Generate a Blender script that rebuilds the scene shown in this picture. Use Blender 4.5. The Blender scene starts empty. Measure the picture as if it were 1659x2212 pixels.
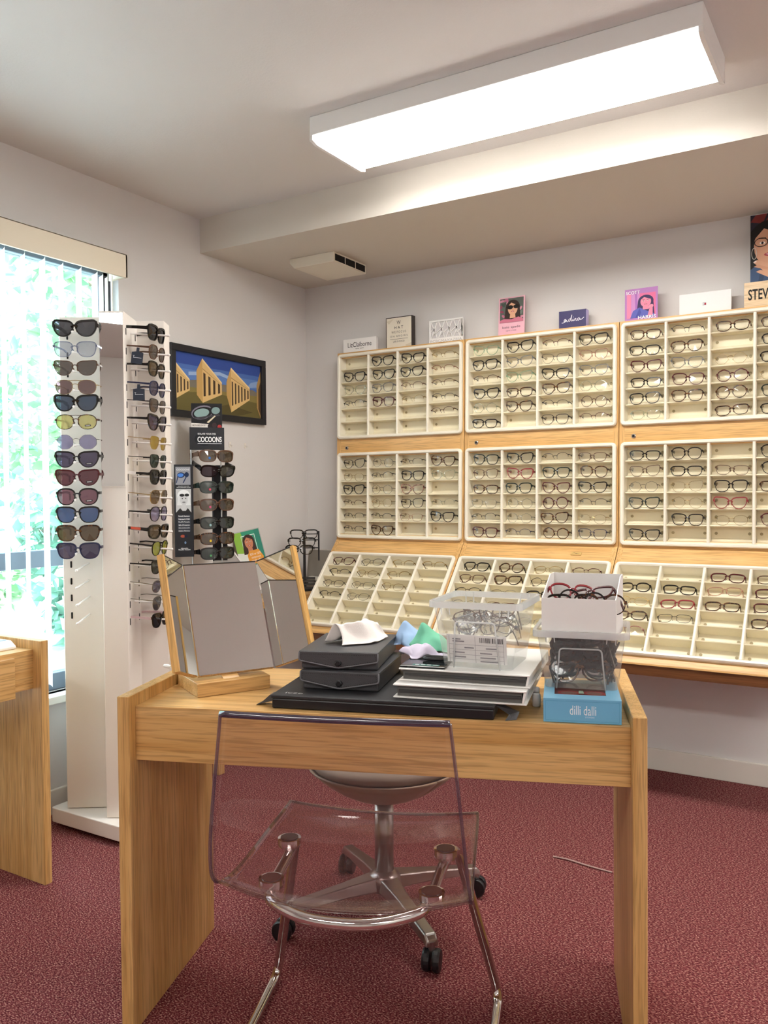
import bpy, bmesh, math, random
from mathutils import Vector, Matrix, Euler, noise
random.seed(7)
SC = bpy.context.scene
COL = SC.collection
PI = math.pi

def lin(c):
    if isinstance(c, str):
        c = [int(c[i:i+2], 16) for i in (1, 3, 5)]
    r = []
    for v in c[:3]:
        v = v/255
        r.append(v/12.92 if v <= .04045 else ((v+.055)/1.055)**2.4)
    return (*r, 1)

# ---------------------------------------------------------------- camera
YAW, PITCH, ROLL, FPX = .54558, -.02384, -.00861, 1803.25
cam = bpy.data.cameras.new('camera')
cam.sensor_fit = 'HORIZONTAL'
cam.sensor_width = 36
cam.lens = 36*FPX/1659
cam.clip_start = .05
camo = bpy.data.objects.new('camera', cam)
COL.objects.link(camo)
fw = Vector((-math.sin(YAW)*math.cos(PITCH), math.cos(YAW)*math.cos(PITCH), math.sin(PITCH)))
rt = Vector((math.cos(YAW), math.sin(YAW), 0))
up = rt.cross(fw)
r2 = math.cos(ROLL)*rt + math.sin(ROLL)*up
u2 = -math.sin(ROLL)*rt + math.cos(ROLL)*up
camo.matrix_world = Matrix(((r2.x, u2.x, -fw.x, 2.68215), (r2.y, u2.y, -fw.y, -3.62754), (r2.z, u2.z, -fw.z, 1.19401), (0, 0, 0, 1)))
SC.camera = camo

# ---------------------------------------------------------------- world, sun, exposure
W = bpy.data.worlds.new('sky')
SC.world = W
W.use_nodes = True
bg = W.node_tree.nodes['Background']
bg.inputs[0].default_value = (.66, .82, 1.0, 1)
bg.inputs[1].default_value = 3.4
sun = bpy.data.lights.new('sun', 'SUN')
sun.energy = 5.5
sun.angle = .02
sun.color = (1, .95, .85)
suno = bpy.data.objects.new('sun', sun)
suno.rotation_euler = (math.radians(-14), math.radians(38), 0)
COL.objects.link(suno)
por = bpy.data.lights.new('window_daylight_portal', 'AREA')
por.shape = 'RECTANGLE'
por.size = 1.72
por.size_y = 1.9
por.cycles.is_portal = True
poro = bpy.data.objects.new('window_daylight_portal', por)
poro.location = (-.14, -2.2, 1.29)
poro.rotation_euler = (0, -PI/2, 0)
COL.objects.link(poro)
vs = SC.view_settings
vs.view_transform = 'Standard'
vs.look = 'None'
vs.gamma = 1
vs.use_curve_mapping = False
vs.exposure = 2.0
LAMP = 7.0
try:
    SC.cycles.transparent_max_bounces = 20
    SC.cycles.max_bounces = 9
    SC.cycles.diffuse_bounces = 4
    SC.cycles.use_adaptive_sampling = True
    SC.cycles.adaptive_threshold = .03
except Exception:
    pass

# ---------------------------------------------------------------- materials
MATS = {}
def nd(nt, t, **kw):
    n = nt.nodes.new(t)
    for k, v in kw.items():
        setattr(n, k, v)
    return n

def mat(name, col=None, rough=.5, metal=0, bump=0, bscale=200, var=0, vscale=8, spec=.5, emit=None, estr=0, coat=0):
    if name in MATS:
        return MATS[name]
    m = bpy.data.materials.new(name)
    m.use_nodes = True
    nt = m.node_tree
    b = nt.nodes['Principled BSDF']
    c = lin(col)
    b.inputs['Base Color'].default_value = c
    b.inputs['Roughness'].default_value = rough
    b.inputs['Metallic'].default_value = metal
    b.inputs['Specular IOR Level'].default_value = spec
    b.inputs['Coat Weight'].default_value = coat
    tc = nd(nt, 'ShaderNodeTexCoord')
    n = nd(nt, 'ShaderNodeTexNoise')
    n.inputs['Scale'].default_value = vscale
    n.inputs['Detail'].default_value = 3
    nt.links.new(tc.outputs['Object'], n.inputs['Vector'])
    mx = nd(nt, 'ShaderNodeMix', data_type='RGBA')
    mx.inputs[6].default_value = tuple(v*(1-var) for v in c[:3]) + (1,)
    mx.inputs[7].default_value = tuple(min(1, v*(1+var)) for v in c[:3]) + (1,)
    nt.links.new(n.outputs['Fac'], mx.inputs[0])
    nt.links.new(mx.outputs[2], b.inputs['Base Color'])
    if bump:
        n2 = nd(nt, 'ShaderNodeTexNoise')
        n2.inputs['Scale'].default_value = bscale
        nt.links.new(tc.outputs['Object'], n2.inputs['Vector'])
        bp = nd(nt, 'ShaderNodeBump')
        bp.inputs['Strength'].default_value = bump
        bp.inputs['Distance'].default_value = .002
        nt.links.new(n2.outputs['Fac'], bp.inputs['Height'])
        nt.links.new(bp.outputs[0], b.inputs['Normal'])
    if emit:
        b.inputs['Emission Color'].default_value = lin(emit)
        b.inputs['Emission Strength'].default_value = estr
    MATS[name] = m
    return m

def oak(axis, light='#dbb276', dark='#bf8e4c', rough=.38, k=1):
    name = 'oak_grain_' + axis + light[1:]
    if name in MATS:
        return MATS[name]
    m = bpy.data.materials.new(name)
    m.use_nodes = True
    nt = m.node_tree
    b = nt.nodes['Principled BSDF']
    b.inputs['Roughness'].default_value = rough
    tc = nd(nt, 'ShaderNodeTexCoord')
    def noise_(sl, sx, det, dist=0):
        mp = nd(nt, 'ShaderNodeMapping')
        s = [sx, sx, sx]
        s['xyz'.index(axis)] = sl
        mp.inputs['Scale'].default_value = s
        nt.links.new(tc.outputs['Object'], mp.inputs['Vector'])
        n = nd(nt, 'ShaderNodeTexNoise')
        n.inputs['Scale'].default_value = 1
        n.inputs['Detail'].default_value = det
        n.inputs['Distortion'].default_value = dist
        nt.links.new(mp.outputs[0], n.inputs['Vector'])
        return n
    n1 = noise_(1.3, 48, 6, .35)
    n2 = noise_(9, 240, 2)
    r = nd(nt, 'ShaderNodeValToRGB')
    r.color_ramp.elements[0].position = .25
    r.color_ramp.elements[0].color = lin(dark)
    r.color_ramp.elements[1].position = .66
    r.color_ramp.elements[1].color = lin(light)
    nt.links.new(n1.outputs['Fac'], r.inputs[0])
    r2_ = nd(nt, 'ShaderNodeValToRGB')
    r2_.color_ramp.elements[0].position = .38
    r2_.color_ramp.elements[0].color = (.66, .64, .60, 1)
    r2_.color_ramp.elements[1].position = .52
    r2_.color_ramp.elements[1].color = (1, 1, 1, 1)
    nt.links.new(n2.outputs['Fac'], r2_.inputs[0])
    mx = nd(nt, 'ShaderNodeMix', data_type='RGBA', blend_type='MULTIPLY')
    mx.inputs[0].default_value = .75
    nt.links.new(r.outputs[0], mx.inputs[6])
    nt.links.new(r2_.outputs[0], mx.inputs[7])
    nt.links.new(mx.outputs[2], b.inputs['Base Color'])
    bp = nd(nt, 'ShaderNodeBump')
    bp.inputs['Strength'].default_value = .15
    bp.inputs['Distance'].default_value = .001
    nt.links.new(n2.outputs['Fac'], bp.inputs['Height'])
    nt.links.new(bp.outputs[0], b.inputs['Normal'])
    MATS[name] = m
    return m

def carpet():
    m = bpy.data.materials.new('burgundy_loop_carpet')
    m.use_nodes = True
    nt = m.node_tree
    b = nt.nodes['Principled BSDF']
    b.inputs['Roughness'].default_value = 1
    b.inputs['Specular IOR Level'].default_value = .05
    tc = nd(nt, 'ShaderNodeTexCoord')
    mp = nd(nt, 'ShaderNodeMapping')
    mp.inputs['Scale'].default_value = (1, 1.6, 1)
    mp.inputs['Rotation'].default_value = (0, 0, .5)
    nt.links.new(tc.outputs['Object'], mp.inputs['Vector'])
    n1 = nd(nt, 'ShaderNodeTexNoise')
    n1.inputs['Scale'].default_value = 185
    n1.inputs['Detail'].default_value = 3
    n2 = nd(nt, 'ShaderNodeTexNoise')
    n2.inputs['Scale'].default_value = 2.2
    n3 = nd(nt, 'ShaderNodeTexNoise')
    n3.inputs['Scale'].default_value = 60
    for n in (n1, n2, n3):
        nt.links.new(mp.outputs[0], n.inputs['Vector'])
    r = nd(nt, 'ShaderNodeValToRGB')
    e = r.color_ramp.elements
    e[0].position = .36; e[0].color = lin('#4e1f25')
    e[1].position = .52; e[1].color = lin('#824145')
    x = e.new(.68); x.color = lin('#c69a8c')
    nt.links.new(n1.outputs['Fac'], r.inputs[0])
    mx = nd(nt, 'ShaderNodeMix', data_type='RGBA', blend_type='MULTIPLY')
    rr = nd(nt, 'ShaderNodeValToRGB')
    rr.color_ramp.elements[0].color = (.72, .72, .72, 1)
    rr.color_ramp.elements[0].position = .3
    rr.color_ramp.elements[1].position = .7
    nt.links.new(n3.outputs['Fac'], rr.inputs[0])
    mx.inputs[0].default_value = .8
    nt.links.new(r.outputs[0], mx.inputs[6])
    nt.links.new(rr.outputs[0], mx.inputs[7])
    nt.links.new(mx.outputs[2], b.inputs['Base Color'])
    bp = nd(nt, 'ShaderNodeBump')
    bp.inputs['Strength'].default_value = .5
    bp.inputs['Distance'].default_value = .004
    nt.links.new(n1.outputs['Fac'], bp.inputs['Height'])
    nt.links.new(bp.outputs[0], b.inputs['Normal'])
    return m

def clear(name, tint, gloss=.06, body=0, bodycol='#ffffff', rough=.02, ior=1.45):
    """thin clear plastic or glass: tinted see-through + a share of body colour + Fresnel gloss"""
    if name in MATS:
        return MATS[name]
    m = bpy.data.materials.new(name)
    m.use_nodes = True
    nt = m.node_tree
    for n in list(nt.nodes):
        if n.type != 'OUTPUT_MATERIAL':
            nt.nodes.remove(n)
    out = [n for n in nt.nodes if n.type == 'OUTPUT_MATERIAL'][0]
    t = nd(nt, 'ShaderNodeBsdfTransparent')
    t.inputs[0].default_value = lin(tint)
    last = t.outputs[0]
    if body:
        d = nd(nt, 'ShaderNodeBsdfDiffuse')
        d.inputs[0].default_value = lin(bodycol)
        tl = nd(nt, 'ShaderNodeBsdfTranslucent')
        tl.inputs[0].default_value = lin(bodycol)
        m0 = nd(nt, 'ShaderNodeMixShader')
        m0.inputs[0].default_value = .5
        nt.links.new(d.outputs[0], m0.inputs[1])
        nt.links.new(tl.outputs[0], m0.inputs[2])
        m1 = nd(nt, 'ShaderNodeMixShader')
        m1.inputs[0].default_value = body
        nt.links.new(last, m1.inputs[1])
        nt.links.new(m0.outputs[0], m1.inputs[2])
        last = m1.outputs[0]
    g = nd(nt, 'ShaderNodeBsdfGlossy')
    g.inputs['Roughness'].default_value = rough
    lw = nd(nt, 'ShaderNodeLayerWeight')
    lw.inputs[0].default_value = .5
    pw = nd(nt, 'ShaderNodeMath', operation='POWER')
    pw.inputs[1].default_value = 5 if ior < 1.48 else 4
    nt.links.new(lw.outputs['Facing'], pw.inputs[0])
    ad = nd(nt, 'ShaderNodeMath', operation='MULTIPLY_ADD')
    ad.use_clamp = True
    ad.inputs[1].default_value = .75
    ad.inputs[2].default_value = gloss
    nt.links.new(pw.outputs[0], ad.inputs[0])
    m2 = nd(nt, 'ShaderNodeMixShader')
    nt.links.new(ad.outputs[0], m2.inputs[0])
    nt.links.new(last, m2.inputs[1])
    nt.links.new(g.outputs[0], m2.inputs[2])
    nt.links.new(m2.outputs[0], out.inputs[0])
    MATS[name] = m
    return m

def ink(c):
    return mat('print_' + c[1:], c, .55, spec=.3)

WALL = mat('painted_wall', '#dddad8', .85, bump=.12, bscale=120, var=.015, vscale=2)
CEIL = mat('painted_ceiling', '#dedad7', .9, bump=.2, bscale=150, var=.012, vscale=1.5)
SOFF = mat('soffit_paint_shaded', '#d4cdc3', .9, bump=.2, bscale=150, var=.012, vscale=1.5)  # paint darkened to carry the lamp's shadow on the soffit
TRIM = mat('white_trim_paint', '#e8e2d8', .5)
OAKX, OAKY, OAKZ = oak('x'), oak('y'), oak('z')
POAKX = oak('x', '#e3b778', '#d2a05c')
POAKZ = oak('z', '#e3b778', '#d2a05c')
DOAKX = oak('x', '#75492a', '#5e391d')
CREAM = mat('cream_tray_plastic', '#f0ead9', .32, var=.02, vscale=20)
CREAM_SHADED = mat('cream_tray_inside_shaded', '#e9dfc2', .4, var=.03, vscale=30)  # same cream plastic, with the compartments' warm shade put into the colour
HOLE = mat('tray_hole', '#a89a78', .7)
DARK = mat('dark_recess', '#15110e', .9)
CHROME = mat('chrome', '#dcd9d6', .07, 1)
STEEL = mat('brushed_steel', '#b4b1ae', .3, 1)
WHITEP = mat('white_laminate', '#efe9e2', .35)
WHITEC = mat('white_card', '#f3f1ee', .6)
BLACKP = mat('black_plastic', '#17171a', .4)
BLACKL = mat('black_leatherette', '#434346', .42, bump=.35, bscale=500, var=.08, vscale=25)
MIRROR = mat('mirror_silver', '#eef1ee', .005, 1)
GLASS = clear('window_glass', '#f7fbfa', .02)
LENS = clear('clear_demo_lens', '#ffffff', .045)

# ---------------------------------------------------------------- mesh helpers
class MB:
    def __init__(s):
        s.v, s.f, s.m = [], [], []
    def add(s, vs, fs, mi=0):
        o = len(s.v)
        s.v += [tuple(v) for v in vs]
        for f in fs:
            s.f.append(tuple(i+o for i in f))
            s.m.append(mi)
        return s
    def box(s, x0, x1, y0, y1, z0, z1, mi=0):
        return s.hexa([(x0, y0, z0), (x1, y0, z0), (x1, y1, z0), (x0, y1, z0), (x0, y0, z1), (x1, y0, z1), (x1, y1, z1), (x0, y1, z1)], mi)
    def hexa(s, p, mi=0):
        return s.add(p, [(0, 3, 2, 1), (4, 5, 6, 7), (0, 1, 5, 4), (1, 2, 6, 5), (2, 3, 7, 6), (3, 0, 4, 7)], mi)
    def prism(s, poly, h0, h1, axis='x', mi=0):
        def P(q, h):
            return {'x': (h, q[0], q[1]), 'y': (q[0], h, q[1]), 'z': (q[0], q[1], h)}[axis]
        n = len(poly)
        vs = [P(q, h0) for q in poly] + [P(q, h1) for q in poly]
        return s.add(vs, [tuple(range(n))[::-1], tuple(range(n, 2*n))] + [(i, (i+1) % n, n+(i+1) % n, n+i) for i in range(n)], mi)
    def tube(s, path, r, n=10, closed=False, mi=0, r_end=None):
        path = [Vector(p) for p in path]
        m = len(path)
        prev = None
        vs, fs = [], []
        for i, p in enumerate(path):
            a = path[(i-1) % m] if (closed or i > 0) else p
            b = path[(i+1) % m] if (closed or i < m-1) else p
            t = (b-a).normalized()
            if prev is None:
                ref = Vector((0, 0, 1)) if abs(t.z) < .9 else Vector((1, 0, 0))
                u = t.cross(ref).normalized()
            else:
                u = (prev - t*prev.dot(t)).normalized()
            prev = u
            w = t.cross(u)
            ri = r if r_end is None else r + (r_end-r)*i/(m-1)
            vs += [p + ri*(math.cos(2*PI*k/n)*u + math.sin(2*PI*k/n)*w) for k in range(n)]
        for i in range(m if closed else m-1):
            j = (i+1) % m
            fs += [(i*n+k, i*n+(k+1) % n, j*n+(k+1) % n, j*n+k) for k in range(n)]
        if not closed:
            fs += [tuple(range(n))[::-1], tuple((m-1)*n+k for k in range(n))]
        return s.add(vs, fs, mi)
    def lathe(s, prof, n=20, c=(0, 0, 0), axis='z', mi=0):
        vs, fs = [], []
        for (r, h) in prof:
            for k in range(n):
                a = 2*PI*k/n
                q = (r*math.cos(a), r*math.sin(a), h)
                if axis == 'y':
                    q = (q[0], q[2], q[1])
                if axis == 'x':
                    q = (q[2], q[0], q[1])
                vs.append((q[0]+c[0], q[1]+c[1], q[2]+c[2]))
        for i in range(len(prof)-1):
            fs += [(i*n+k, i*n+(k+1) % n, (i+1)*n+(k+1) % n, (i+1)*n+k) for k in range(n)]
        fs += [tuple(range(n))[::-1], tuple((len(prof)-1)*n+k for k in range(n))]
        return s.add(vs, fs, mi)
    def grid(s, fn, nu, nv, mi=0):
        vs = [fn(i/nu, j/nv) for i in range(nu+1) for j in range(nv+1)]
        return s.add(vs, [(i*(nv+1)+j, (i+1)*(nv+1)+j, (i+1)*(nv+1)+j+1, i*(nv+1)+j+1) for i in range(nu) for j in range(nv)], mi)
    def mesh(s, name, mats, bevel=0, smooth=False, solid=0, seg=2):
        me = bpy.data.meshes.new(name)
        me.from_pydata(s.v, [], s.f)
        if not isinstance(mats, (list, tuple)):
            mats = [mats]
        for m in mats:
            me.materials.append(m)
        me.polygons.foreach_set('material_index', s.m)
        bm = bmesh.new()
        bm.from_mesh(me)
        bmesh.ops.recalc_face_normals(bm, faces=bm.faces)
        if solid:
            bmesh.ops.solidify(bm, geom=bm.faces[:], thickness=solid)
        if bevel:
            ed = [e for e in bm.edges if len(e.link_faces) == 2 and e.calc_face_angle(0) > .6]
            bmesh.ops.bevel(bm, geom=ed, offset=bevel, segments=seg, profile=.5, affect='EDGES', clamp_overlap=True)
        if smooth:
            for f in bm.faces:
                f.smooth = True
        bm.to_mesh(me)
        bm.free()
        return me
    def build(s, name, mats, parent=None, loc=(0, 0, 0), rot=(0, 0, 0), **kw):
        return obj(name, s.mesh(name, mats, **kw), parent, loc, rot)

def obj(name, me, parent=None, loc=(0, 0, 0), rot=(0, 0, 0)):
    o = bpy.data.objects.new(name, me)
    COL.objects.link(o)
    o.parent = parent
    o.location = loc
    o.rotation_euler = rot
    return o

def tag(o, label=None, cat=None, group=None, kind=None):
    for k, v in (('label', label), ('category', cat), ('group', group), ('kind', kind)):
        if v:
            o[k] = v
    return o

def thing(name, label, cat, loc=(0, 0, 0), rot=0, group=None):
    o = bpy.data.objects.new(name, None)
    o.empty_display_size = .05
    COL.objects.link(o)
    o.location = loc
    o.rotation_euler = rot if isinstance(rot, (tuple, Euler)) else (0, 0, rot)
    return tag(o, label, cat, group)

def struct(name, mb, m, **kw):
    return tag(mb.build(name, m, **kw), kind='structure')

def smooth_path(pts, it=3):
    """corner-cut an open path"""
    P = [Vector(p) for p in pts]
    for _ in range(it):
        Q = [P[0]]
        for a, b in zip(P, P[1:]):
            Q += [a*.75+b*.25, a*.25+b*.75]
        Q.append(P[-1])
        P = Q
    return P

def round_path(pts, r, n=6, closed=False):
    P = [Vector(p) for p in pts]
    out = []
    m = len(P)
    for i, p in enumerate(P):
        if not closed and i in (0, m-1):
            out.append(p)
            continue
        a, b = P[(i-1) % m], P[(i+1) % m]
        da, db = (a-p), (b-p)
        ra = min(r, da.length*.45)
        rb = min(r, db.length*.45)
        q0, q1 = p+da.normalized()*ra, p+db.normalized()*rb
        for k in range(n+1):
            t = k/n
            out.append((1-t)**2*q0 + 2*t*(1-t)*p + t*t*q1)
    return out

def text(parent, name, s, width, center, color, height=None, y=-.0006, rot=None, bold=0, name_mat=None):
    """flat lettering on a plane facing -y, fitted to a width (and height)"""
    cu = bpy.data.curves.new(name, 'FONT')
    cu.body = s
    cu.align_x = 'CENTER'
    cu.align_y = 'CENTER'
    cu.resolution_u = 3
    cu.extrude = 0
    cu.offset = bold
    t = bpy.data.objects.new(name, cu)
    COL.objects.link(t)
    bpy.context.view_layer.update()
    me = bpy.data.meshes.new_from_object(t.evaluated_get(bpy.context.evaluated_depsgraph_get()))
    bpy.data.objects.remove(t)
    xs = [v.co.x for v in me.vertices]
    ys = [v.co.y for v in me.vertices]
    if not xs:
        return
    sx = width/(max(xs)-min(xs))
    sy = height/(max(ys)-min(ys)) if height else sx
    mx, my = (max(xs)+min(xs))/2, (max(ys)+min(ys))/2
    for v in me.vertices:
        v.co = ((v.co.x-mx)*sx, 0, (v.co.y-my)*sy)
    me.materials.clear()
    me.materials.append(ink(color))
    me.name = name
    return obj(name, me, parent, (center[0], y, center[1]), rot or (0, 0, 0))

def clip_rect(P, w, h):
    """trim a polygon to the sheet it is printed on"""
    for ax, lim, sg in ((0, 0, 1), (0, w, -1), (1, 0, 1), (1, h, -1)):
        Q = []
        for i, a in enumerate(P):
            b = P[i-1]
            ia, ib = sg*(a[ax]-lim) >= 0, sg*(b[ax]-lim) >= 0
            if ia != ib:
                t = (lim-b[ax])/(a[ax]-b[ax])
                Q.append((b[0]+(a[0]-b[0])*t, b[1]+(a[1]-b[1])*t))
            if ia:
                Q.append(a)
        P = Q
        if not P:
            break
    return P

def art(parent, name, w, h, shapes, loc=(0, 0, 0), rot=(0, 0, 0), step=.00012):
    """flat printed picture on a plane facing -y; shapes in 0..1 of w and h, later ones on top"""
    mb = MB()
    cols = []
    for i, s in enumerate(shapes):
        if s[1] not in cols:
            cols.append(s[1])
        if s[0] == 'e':
            _, c, cx, cy, rx, ry = s[:6]
            a0 = s[6] if len(s) > 6 else 0
            pts = []
            for k in range(20):
                a = 2*PI*k/20
                ex, ey = rx*w*math.cos(a), ry*h*math.sin(a)
                pts.append((cx*w + ex*math.cos(a0)-ey*math.sin(a0), cy*h + ex*math.sin(a0)+ey*math.cos(a0)))
        else:
            pts = [(p[0]*w, p[1]*h) for p in s[2]]
        pts = clip_rect(pts, w, h)
        if len(pts) < 3:
            continue
        mb.add([(p[0], -step*(i+1), p[1]) for p in pts], [tuple(range(len(pts)))], cols.index(s[1]))
    me = bpy.data.meshes.new(name)
    me.from_pydata(mb.v, [], mb.f)
    for c in cols:
        me.materials.append(ink(c))
    me.polygons.foreach_set('material_index', mb.m)
    bm = bmesh.new()
    bm.from_mesh(me)
    for f in bm.faces:
        if f.normal.y > 0:
            f.normal_flip()
    bm.to_mesh(me)
    bm.free()
    return obj(name, me, parent, loc, rot)

def rrect(w, h, r, n=4, cx=0, cy=0):
    P = []
    for (sx, sy, a0) in ((1, -1, -PI/2), (1, 1, 0), (-1, 1, PI/2), (-1, -1, PI)):
        for k in range(n+1):
            a = a0 + PI/2*k/n
            P.append((cx+sx*(w/2-r)+r*math.cos(a), cy+sy*(h/2-r)+r*math.sin(a)))
    return P

# ---------------------------------------------------------------- room shell
HC, HS, SD = 2.437, 2.283, .797
XR, YF = 4.7, -6.4
WY0, WY1, WZ0, WZ1 = -3.15, -1.27, .45, 2.13        # window opening
struct('floor', MB().box(-.12, XR+.1, YF-.1, .1, -.1, 0), carpet())
struct('ceiling', MB().box(-.12, XR+.1, YF-.1, .1, HC, HC+.12), CEIL)
struct('ceiling_soffit', MB().box(0, XR, -SD, 0, HS, HC), SOFF)
struct('wall_back', MB().box(-.12, XR+.1, 0, .1, 0, HC), WALL)
struct('wall_right', MB().box(XR, XR+.1, YF, 0, 0, HC), WALL)
struct('wall_front', MB().box(-.12, XR+.1, YF-.1, YF, 0, HC), WALL)
wl_ = MB()
wl_.box(-.12, 0, WY1, 0, 0, HC).box(-.12, 0, YF, WY0, 0, HC).box(-.12, 0, WY0, WY1, 0, WZ0).box(-.12, 0, WY0, WY1, WZ1, HC)
struct('wall_left', wl_, WALL)
struct('baseboard_back', MB().box(.014, XR, -.014, 0, 0, .091), TRIM, bevel=.003)
struct('baseboard_left', MB().box(0, .014, YF, 0, 0, .091), TRIM, bevel=.003)
struct('baseboard_right', MB().box(XR-.014, XR, YF, -.014, 0, .091), TRIM, bevel=.003)
# window: dark aluminium frame, panes, sill
WIN = tag(thing('window_1', None, None, (-.06, 0, 0)), kind='structure')
ALU = mat('grey_blue_aluminium', '#6d7886', .45, .3)
ALUD = mat('dark_bronze_aluminium', '#3b3d42', .45, .3)
mul = [WY0+.03, -2.21, WY1-.03]
for y in mul:
    MB().box(-.025, .025, y-.022, y+.022, WZ0, WZ1).build('window_mullion', ALUD, WIN, bevel=.003)
for z in (WZ0+.035, .955, WZ1-.025):
    MB().box(-.025, .025, WY0, WY1, z-.032, z+.032).build('window_rail', ALU, WIN, bevel=.003)
for i in range(2):
    for z0, z1 in ((WZ0+.067, .923), (.987, WZ1-.057)):
        MB().box(-.003, .003, mul[i]+.022, mul[i+1]-.022, z0, z1).build('window_pane', GLASS, WIN)
struct('trim_window_sill', MB().box(-.03, .05, WY0-.03, WY1+.03, WZ0-.03, WZ0), TRIM, bevel=.004)

# ceiling light: 4 ft wraparound fixture with a glowing acrylic lens
LAMPW = mat('lamp_housing_white', '#efeeec', .45)
LAMPE = mat('glowing_acrylic_lens', '#ffffff', .4, emit='#fffcf6', estr=LAMP)
def ceiling_lamp(x, y, label, ex=1.238, wy=.325):
    t = thing('ceiling_light', label, 'ceiling light', (x, y, HC))
    MB().box(-ex/2, ex/2, -wy/2, wy/2, -.062, 0).build('housing', LAMPW, t, bevel=.003)
    for s in (-1, 1):
        MB().prism([(-wy/2, -.062), (wy/2, -.062), (wy/2, -.078), (wy/2-.03, -.086), (-wy/2+.03, -.086), (-wy/2, -.078)], s*(ex/2-.006)-.006, s*(ex/2-.006)+.006).build('end_cap', LAMPW, t)
    MB().prism([(-wy/2+.006, -.062), (wy/2-.006, -.062), (wy/2-.008, -.070), (wy/2-.035, -.083), (-wy/2+.035, -.083), (-wy/2+.008, -.070)], -ex/2+.012, ex/2-.012).build('lens', LAMPE, t)
    return t
ceiling_lamp(1.65, -1.20, 'long glowing wraparound ceiling light over the glasses wall')
ceiling_lamp(1.7, -4.35, 'added second wraparound ceiling light, out of view farther back, brightening the room')  # unseen fixture added to light the surfaces facing the camera
ceiling_lamp(3.95, -1.2, 'added fourth wraparound ceiling light beyond the glasses wall, out of view, for brightness')  # unseen fixture added to brighten the right part of the ceiling
ceiling_lamp(3.85, -4.35, 'added third wraparound ceiling light, out of view over the far end, for brightness')  # unseen fixture added to raise the general light level

# heater vent on the soffit
t = thing('ceiling_vent', 'cream box vent with dark slots on the soffit underside', 'vent', (.405, -.365, HS))
VM = mat('cream_vent_paint', '#e6decd', .5)
MB().prism([(-.125, 0), (.125, 0), (.125, -.012), (.125, -.046), (-.10, -.046), (-.125, -.02)], -.135, .135, 'y').build('body', VM, t, bevel=.003)
for i in range(3):
    MB().box(.1245, .1262, -.125+i*.086, -.047+i*.086, -.039, -.009).build('slot', DARK, t)
MB().box(-.09, -.084, -.03, .03, -.0475, -.046).build('seam', VM, t)

# ---------------------------------------------------------------- vertical blind
VAL = mat('ivory_valance', '#e9dfca', .6)
VAN = mat('white_blind_vane', '#f6f4f2', .6)
# thin fabric-like vinyl lets a little daylight through
def vane_mat():
    m = bpy.data.materials.new('translucent_vinyl_vane')
    m.use_nodes = True
    nt = m.node_tree
    b = nt.nodes['Principled BSDF']
    b.inputs['Base Color'].default_value = lin('#f4f1ec')
    b.inputs['Roughness'].default_value = .6
    tl = nd(nt, 'ShaderNodeBsdfTranslucent')
    tl.inputs[0].default_value = lin('#f1efe9')
    mx = nd(nt, 'ShaderNodeMixShader')
    mx.inputs[0].default_value = .4
    nt.links.new(b.outputs[0], mx.inputs[1])
    nt.links.new(tl.outputs[0], mx.inputs[2])
    nt.links.new(mx.outputs[0], nt.nodes['Material Output'].inputs[0])
    return m
VANM = vane_mat()
t = thing('vertical_blind', 'white vertical blind with ivory valance hanging across the window', 'blind', (0, -2.75, 2.14))
v = MB()
v.box(.088, .1, -.50, 1.44, -.092, 0).box(0, .1, 1.43, 1.44, -.092, 0).box(0, .1, -.50, -.49, -.092, 0).box(.0, .1, -.50, 1.44, -.006, 0)
v.build('valance', VAL, t, bevel=.002)
MB().box(.03, .07, -.48, 1.42, -.045, -.012).build('head_rail', ALU, t)
def vane(u, w_):
    a = (u-.5)*.089
    return (a, .006*(1-(2*u-1)**2), -1.60+w_*1.555)
vme = MB().grid(vane, 6, 1).mesh('vane', VANM, smooth=True)
ys = [1.40, 1.375, 1.35, 1.32] + [1.245-i*.0795 for i in range(21)]
for i, y in enumerate(ys):
    a = math.radians(-24 + random.uniform(-3, 3)) if i > 3 else math.radians(-38 + i*4)
    obj('vane', vme, t, (.05, y, -.045), (0, 0, a))

# ---------------------------------------------------------------- outdoors
tag(MB().box(-30, -.12, -25, 18, -.35, -.25).build('lawn', mat('greyed_lawn', '#c6c8c2', .9, var=.3, vscale=3)), 'lawn outside the window, greyed so it bounces little green light', 'lawn', kind='stuff')  # lawn colour greyed to keep green bounce off the ceiling
def leaf_mat(name, c):
    m = bpy.data.materials.new(name)
    m.use_nodes = True
    nt = m.node_tree
    b = nt.nodes['Principled BSDF']
    b.inputs['Roughness'].default_value = .5
    oi = nd(nt, 'ShaderNodeTexCoord')
    n = nd(nt, 'ShaderNodeTexNoise')
    n.inputs['Scale'].default_value = 2.5
    nt.links.new(oi.outputs['Object'], n.inputs['Vector'])
    r = nd(nt, 'ShaderNodeValToRGB')
    r.color_ramp.elements[0].position = .35
    r.color_ramp.elements[1].position = .65
    r.color_ramp.elements[0].color = lin(c[0])
    r.color_ramp.elements[1].color = lin(c[1])
    nt.links.new(n.outputs['Fac'], r.inputs[0])
    nt.links.new(r.outputs[0], b.inputs['Base Color'])
    tl = nd(nt, 'ShaderNodeBsdfTranslucent')
    nt.links.new(r.outputs[0], tl.inputs[0])
    mx = nd(nt, 'ShaderNodeMixShader')
    mx.inputs[0].default_value = .45
    nt.links.new(b.outputs[0], mx.inputs[1])
    nt.links.new(tl.outputs[0], mx.inputs[2])
    nt.links.new(mx.outputs[0], nt.nodes['Material Output'].inputs[0])
    return m
LEAFS = [leaf_mat('leaf_green_%d' % i, c) for i, c in enumerate((('#5b8a62', '#aac896'), ('#548876', '#9cc6b0'), ('#6a9a70', '#b8d2a4')))]
BARK = mat('tree_bark', '#75685c', .9, bump=.6, bscale=30, var=.3)
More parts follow.
